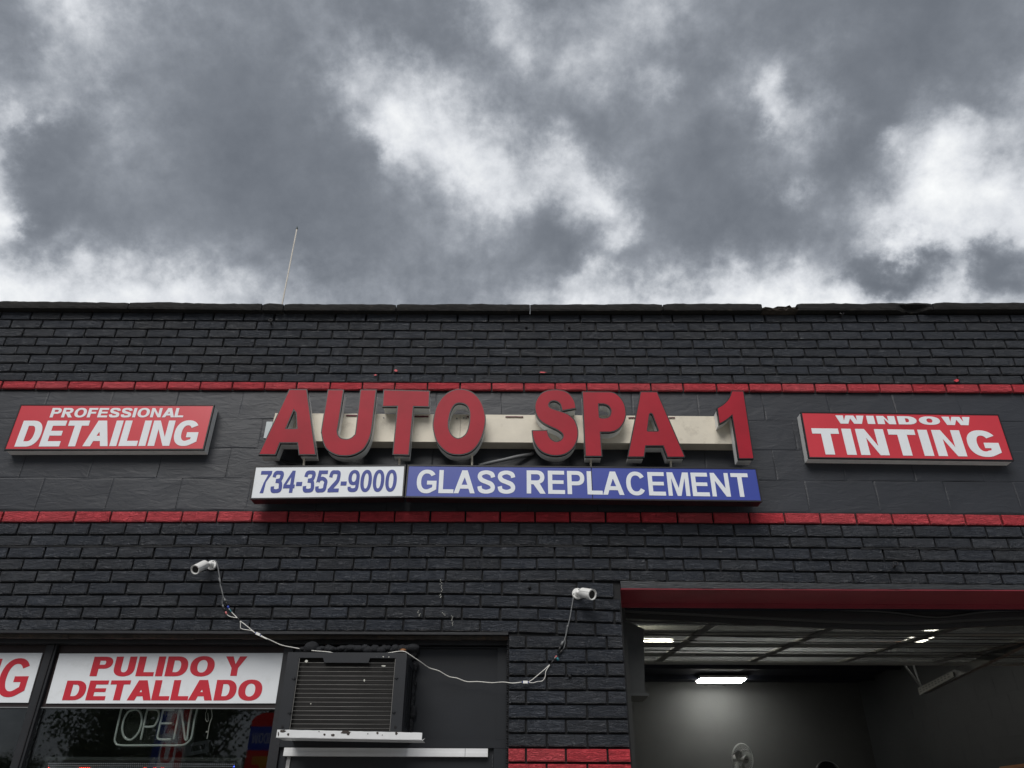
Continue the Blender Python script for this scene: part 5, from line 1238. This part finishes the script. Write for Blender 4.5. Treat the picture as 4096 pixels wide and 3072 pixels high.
for (a, b) in ((2.86, 0.0), (2.86, .18)):
    m = MB(); m.tube([Vector((tx - .01, 2.86, tz + .02)), Vector((tx - .03 - b * .9, 2.90, tz + .40 if b == 0 else tz + .40))], .010, 4); part('hanger', m.mesh('hanger', [M['steel']]), None, tr)

# metal cabinet on the left inside the opening
cb_ = [at(*r7_(a, b), .42) for a, b in ((905, 505), (1093, 602), (1103, 1088), (905, 1092))]
cbt = empty('metal_cabinet', 'dark sloped sheet metal housing hanging just inside the garage opening at the left', 'cabinet', (cb_[0].x, .60, cb_[3].z))
m = MB(); m.prism([[(cb_[3].x, cb_[3].z), (cb_[2].x, cb_[2].z), (cb_[1].x, cb_[1].z), (cb_[0].x, cb_[0].z)]], .42, .60); part('housing', m.mesh('housing', [M['cab']]), None, cbt)
e_ = at(*r7_(1132, 1103), .40); m = MB(); m.box(cb_[3].x, e_.x, .39, .62, e_.z - .006, cb_[3].z - .0005); part('flange', m.mesh('flange', [M['cab']]), None, cbt)
w0_ = at(*r7_(900, 770), .418); w1_ = at(*r7_(985, 1038), .418); m = MB(); m.box(w0_.x, w1_.x, .416, .4195, w1_.z, w0_.z); part('opening', m.mesh('opening', [M['blackpl']]), None, cbt)

# lights
def fixture(c, wx, wy, label, two=True, rot=0, lit='tubelight', bw=.22):
    root = empty('ceiling_light', label, 'ceiling light', (c[0], c[1], c[2] + .05), 'shop lights')
    root.rotation_euler = (0, 0, rot)
    m = MB(); m.box(-wx / 2 - .02, wx / 2 + .02, -wy * bw, wy * bw, -.03, .0); link('fixture_body', m.mesh('fixture_body', [M['return']]), None, root)
    m = MB(); m.tube([(-wx / 4, 0, 0), (-wx / 4, 0, 3.6 - c[2] - .05)], .004, 6); m.tube([(wx / 4, 0, 0), (wx / 4, 0, 3.6 - c[2] - .05)], .004, 6); link('suspension', m.mesh('suspension', [M['wire']]), None, root)
    for s_ in (-1, 1):
        m = MB(); m.box(-wx / 2, wx / 2, s_ * wy * .30 - wy * .15, s_ * wy * .30 + wy * .15, -.05, -.0305); link('light_tube', m.mesh('light_tube', [M[lit]]), None, root)
fy = 7.75
c0 = at(*r7_(1683, 1000), fy); wL = at(*r7_(1515, 1000), fy); wR_ = at(*r7_(1850, 1000), fy)
fixture(c0, wR_.x - wL.x, .30, 'lit twin tube light near the back wall of the garage', bw=.62)
cL = atz(*r7_(1265, 716), 3.36) - Vector((.52, 0, 0)); fixture(cL, 1.15, .22, 'lit shop light seen through the raised door glass at the left', lit='tubedim')
cR = atz(*r8_(1370, 645), 3.36); fixture(cR, 1.15, .22, 'lit shop light seen through the raised door glass at the right', rot=RAD(90), lit='tubelow')
fixture(Vector((1.75, 1.75, 3.45)), 1.15, .22, 'unseen shop light added above the raised door to make its panes glow', lit='tubelow')  # hidden fixture, added to light the door panes from above
# warm timber stored in the rafters (seen through the glazing)
pW = atz(*r8_(780, 742), 3.35); m = MB(); m.box(pW.x - .55, pW.x + .55, pW.y - .12, pW.y + .12, 3.36, 3.39)
o = link('plywood_sheet', m.mesh('plywood_sheet', [M['wood']])); tag(o, 'warm brown plywood board lying up on the joists above the raised door', 'board')
for sx_ in (-.4, .4):
    pass

# wall fan
fc = at(2972, 3036, BY - .28)
fan = empty('wall_fan', 'grey oscillating wall fan with wire cage on the back wall of the garage', 'fan', fc, None)
fr_ = .20; tilt = RAD(-24)
fo = Vector(fc)
def FP(x, y, z):    # local cage frame: facing -Y turned a little to the right and down
    v0 = Vector((x, y, z)); v0 = Matrix.Rotation(RAD(30), 3, 'Z') @ (Matrix.Rotation(RAD(8), 3, 'X') @ v0); return v0 + fo
m = MB()
for rr, yy in ((.20, .0), (.205, .012), (.13, -.045), (.055, -.062)):
    m.tube([FP(rr * math.cos(a), yy, rr * math.sin(a)) for a in [2 * math.pi * k / 40 for k in range(41)]], .0032 if rr > .19 else .0016, 5, cap=False)
for k in range(44):
    a = 2 * math.pi * k / 44; m.tube([FP(.2 * math.cos(a), 0, .2 * math.sin(a)), FP(.17 * math.cos(a), -.032, .17 * math.sin(a)), FP(.05 * math.cos(a), -.062, .05 * math.sin(a))], .0006, 4, cap=False)
    m.tube([FP(.2 * math.cos(a), 0.01, .2 * math.sin(a)), FP(.17 * math.cos(a), .05, .17 * math.sin(a)), FP(.05 * math.cos(a), .07, .05 * math.sin(a))], .0006, 4, cap=False)
part('cage', m.mesh('cage', [M['fan']], True), None, fan)
m = MB(); m.tube([FP(0, -.066, 0), FP(0, -.060, 0)], [.052, .054], 24); part('badge', m.mesh('badge', [M['fan']]), None, fan)
m = MB(); m.tube([FP(-.012, -.0675, 0), FP(-.012, -.066, 0)], .010, 10); m.add([FP(0, -.067, .006), FP(.03, -.067, .006), FP(.028, -.067, -.006), FP(0, -.067, -.006)], [(0, 1, 2, 3)]); part('badge_print', m.mesh('badge_print', [M['blackpl']]), None, fan)
for k in range(3):
    m = MB(); vs = []; a0_ = 2 * math.pi * k / 3 + .5; nn_ = 8
    for i in range(nn_ + 1):
        r_ = lerp(.03, .165, i / nn_)
        for j in range(6): a = a0_ + (j / 5 - .5) * (1.25 * math.sin(math.pi * (i / nn_ * .75 + .2))) ; vs.append(FP(r_ * math.cos(a), (j / 5 - .5) * .035, r_ * math.sin(a)))
    m.add(vs, [(i * 6 + j, i * 6 + j + 1, (i + 1) * 6 + j + 1, (i + 1) * 6 + j) for i in range(nn_) for j in range(5)]); part('blade', m.mesh('blade', [M['fanblade']], True), None, fan)
m = MB(); m.tube([FP(0, -.03, 0), FP(0, .16, 0)], [.035, .045], 16); m.tube([FP(0, .12, 0), FP(0, .12, -.22)], .018, 10); m.box(fc.x - .06, fc.x + .16, BY - .02, BY - .001, fc.z - .36, fc.z - .1); m.tube([FP(0, .12, -.2), Vector((fc.x + .03, BY - .015, fc.z - .25))], .022, 10)
part('motor', m.mesh('motor', [M['fan']], True), None, fan)
# round chrome-rimmed object low on the wall
pr_ = at(3312, 3084, BY - .06); root = empty('round_mirror', 'round dark mirror with a thin bright rim low on the garage back wall', 'mirror', pr_)
m = MB(); m.tube([pr_ + Vector((.17 * math.cos(a), 0, .13 * math.sin(a))) for a in [2 * math.pi * k / 36 for k in range(37)]], .006, 6, cap=False); part('rim', m.mesh('rim', [M['steel']], True), None, root)
m = MB(); m.tube([pr_ + Vector((0, -.001, 0)), pr_ + Vector((0, .055, 0))], .13, 30); part('glass', m.mesh('glass', [M['lens']]), None, root)
# orange-brown cupboard top at the far right
pc = at(4140, 3056, 3.2); m = MB(); m.box(pc.x, RX - .002, 3.0, 3.7, .012, pc.z - .01); m.box(pc.x - .02, RX - .002, 2.98, 3.72, pc.z - .0099, pc.z + .012)
o = link('cupboard', m.mesh('cupboard', [M['wood']])); tag(o, 'brown wooden cupboard top against the right side wall of the garage', 'cupboard')
fy_ = 0

# ------------------------------------------------------------------ street side behind the camera (seen in the glass)
def tree(x, y, h, seed, label, r=3.0):
    rnd = random.Random(seed); root = empty('street_tree', label, 'tree', (x, y, 0), 'trees across the street')
    m = MB(); m.tube([(0, 0, 0), (.1, 0, h * .2), (.0, .1, h * .45), (.2, 0, h * .8)], [.28, .22, .15, .05], 8)
    for k in range(7):
        a = rnd.uniform(0, 6.28); z = h * rnd.uniform(.25, .6); m.tube([(0, 0, z), (r * .5 * math.cos(a), r * .5 * math.sin(a), z + h * .16), (r * .8 * math.cos(a), r * .8 * math.sin(a), z + h * .26)], [.10, .06, .02], 6)
    link('trunk', m.mesh('trunk', [M['bark']], True), None, root)
    o = link('crown', CROWN[seed % 3], None, root); o.scale = (r, r, h)
def crown_mesh(seed):
    rnd = random.Random(seed); m = MB()
    for _ in range(46):
        c = Vector((rnd.uniform(-.72, .72), rnd.uniform(-.72, .72), rnd.uniform(.14, .92))); q = rnd.uniform(.7, 1.4) * .20
        for _ in range(330):
            p = c + Vector((rnd.gauss(0, 1) * q, rnd.gauss(0, 1) * q, rnd.gauss(0, .8) * q * .27))
            e1 = Vector((rnd.uniform(-1, 1), rnd.uniform(-1, 1), rnd.uniform(-1, 1))).normalized(); e2 = e1.cross(Vector((rnd.uniform(-1, 1), 1, rnd.uniform(-1, 1)))).normalized()
            e1 = Vector((e1.x * .034, e1.y * .034, e1.z * .0085)); e2 = Vector((e2.x * .026, e2.y * .026, e2.z * .0065))
            n = len(m.v); m.v += [tuple(p - e1), tuple(p + e2), tuple(p + e1), tuple(p - e2)]; m.f.append((n, n + 1, n + 2, n + 3)); m.m.append(0)
    return m.mesh('crown_%d' % seed, [M['leaf']], recalc=False)
CROWN = [crown_mesh(k) for k in (1, 2, 3)]
for i, (x, y, h) in enumerate([(-46, -62, 6.0), (-38, -60, 6.6), (-26, -50, 13.5), (-19.5, -47, 14.5), (-13, -50, 13), (-7, -46, 14), (-1, -50, 12.5), (6, -52, 12), (13, -48, 11), (21, -52, 12), (30, -50, 10)]):
    tree(x, y, h, 500 + i, ['low bushy tree at the far left across the street', 'second low tree from the left across the street', 'tall leafy tree beginning the row across the street', 'tallest broad tree left in the row across the street', 'leafy tree third in the row across the street', 'tall tree behind the star banner across the street',
         'leafy tree straight across from the shop', 'leafy tree right of centre across the street', 'shorter tree right across the street', 'broad tree far right across the street', 'last low tree at the right across the street'][i], r=3.4 if h > 9 else 2.4)
# feather banners on the kerb
def mirror_pt(px, py, Yreal):
    return at(px, py, 2 * (WY + .010) - Yreal)
def banner(label, px0, px1, py_top, Yr, build):
    a = mirror_pt(px0, py_top, Yr); b = mirror_pt(px1, py_top, Yr); x0, x1, zt = a.x, b.x, a.z
    root = empty('feather_banner', label, 'banner', ((x0 + x1) / 2, Yr, 0)); build(root, x0, x1, zt, Yr); return root
def build_window(root, x0, x1, zt, Y):
    wd = x1 - x0; up_ = [(x0 + wd * .5 - wd * .5 * math.cos(a), zt - .17 + .17 * math.sin(a)) for a in [math.pi * k / 12 for k in range(13)]]
    def slab(nm, pts, mat, yy=0): m = MB(); m.prism([pts], Y + yy, Y + yy + .004); part(nm, m.mesh(nm, [M[mat]]), None, root)
    slab('red_top', up_[::-1] + [(x0, zt - .24), (x1, zt - .24)], 'fabr'); slab('blue_band', [(x0, zt - .64), (x1, zt - .64), (x1, zt - .241), (x0, zt - .241)], 'fabb'); slab('red_field', [(x0, .5), (x1, .5), (x1, zt - .641), (x0, zt - .641)], 'fabr')
    m = MB(); text(m, 'WINDOW', .05 - wd, -.05, zt - .53, zt - .53, .18, .18, 0, .28, .2, .08); me = m.mesh('lettering', [M['fabw']]); o = part('lettering', me, None, root); o.rotation_euler = (0, 0, math.pi); o.location = Vector((x0, Y + .006, 0)) - root.location
    m = MB(); text(m, 'T', -wd + .12, -.12, zt - 1.42, zt - 1.42, .68, .68, 0, .24, .2, .08); o = part('lettering', m.mesh('lettering', [M['faby']]), None, root); o.rotation_euler = (0, 0, math.pi); o.location = Vector((x0, Y + .006, 0)) - root.location
    m = MB(); m.tube([(x1 + .02, Y, 0), (x1 + .02, Y, zt - .2)], .014, 8); part('pole', m.mesh('pole', [M['pole']]), None, root)
def star(cx0, cz, r): return [(cx0 + (r if k % 2 == 0 else r * .42) * math.sin(math.pi * k / 5), cz + (r if k % 2 == 0 else r * .42) * math.cos(math.pi * k / 5)) for k in range(10)]
def build_stars(root, x0, x1, zt, Y):
    wd = x1 - x0
    def slab(nm, pts, mat, yy=0): m = MB(); m.prism([pts], Y + yy, Y + yy + .004); return part(nm, m.mesh(nm, [M[mat]]), None, root)
    slab('cloth', [(x0, .5), (x1, .5), (x1, zt), (x0, zt)], 'fabw'); slab('blue_stripe', [(x0 + wd * .0, .5), (x0 + wd * .24, .5), (x0 + wd * .24, zt), (x0, zt)], 'fabb', .0045); slab('red_stripe', [(x1 - wd * .22, .5), (x1, .5), (x1, zt), (x1 - wd * .22, zt)], 'fabr', .0045)
    for k in range(6): slab('star', star(x0 + wd * .12, zt - .25 - k * .42, .085), 'fabw', .0095); slab('star', star(x1 - wd * .11, zt - .45 - k * .42, .08), 'fabw', .0095)
    for k, ch in enumerate('AUTO'):
        m = MB(); text(m, ch, -wd * .70, -wd * .30, zt - .62 - k * .50, zt - .62 - k * .50, .34, .34, 0, .26, .2, .08); o = part('lettering', m.mesh('lettering', [M['fabr']]), None, root); o.rotation_euler = (0, 0, math.pi); o.location = Vector((x0, Y + .006, 0)) - root.location
    m = MB(); m.tube([(x1 + .02, Y, 0), (x1 + .02, Y, zt)], .014, 8); part('pole', m.mesh('pole', [M['pole']]), None, root)
banner('red feather banner with a blue WINDOW band and yellow letter, mirrored in the glass', 1013, 1150, 2850, -11.0, build_window)
banner('white feather banner with stars, stripes and red letters AUTO, mirrored in the glass', 655, 775, 2790, -11.0, build_stars)
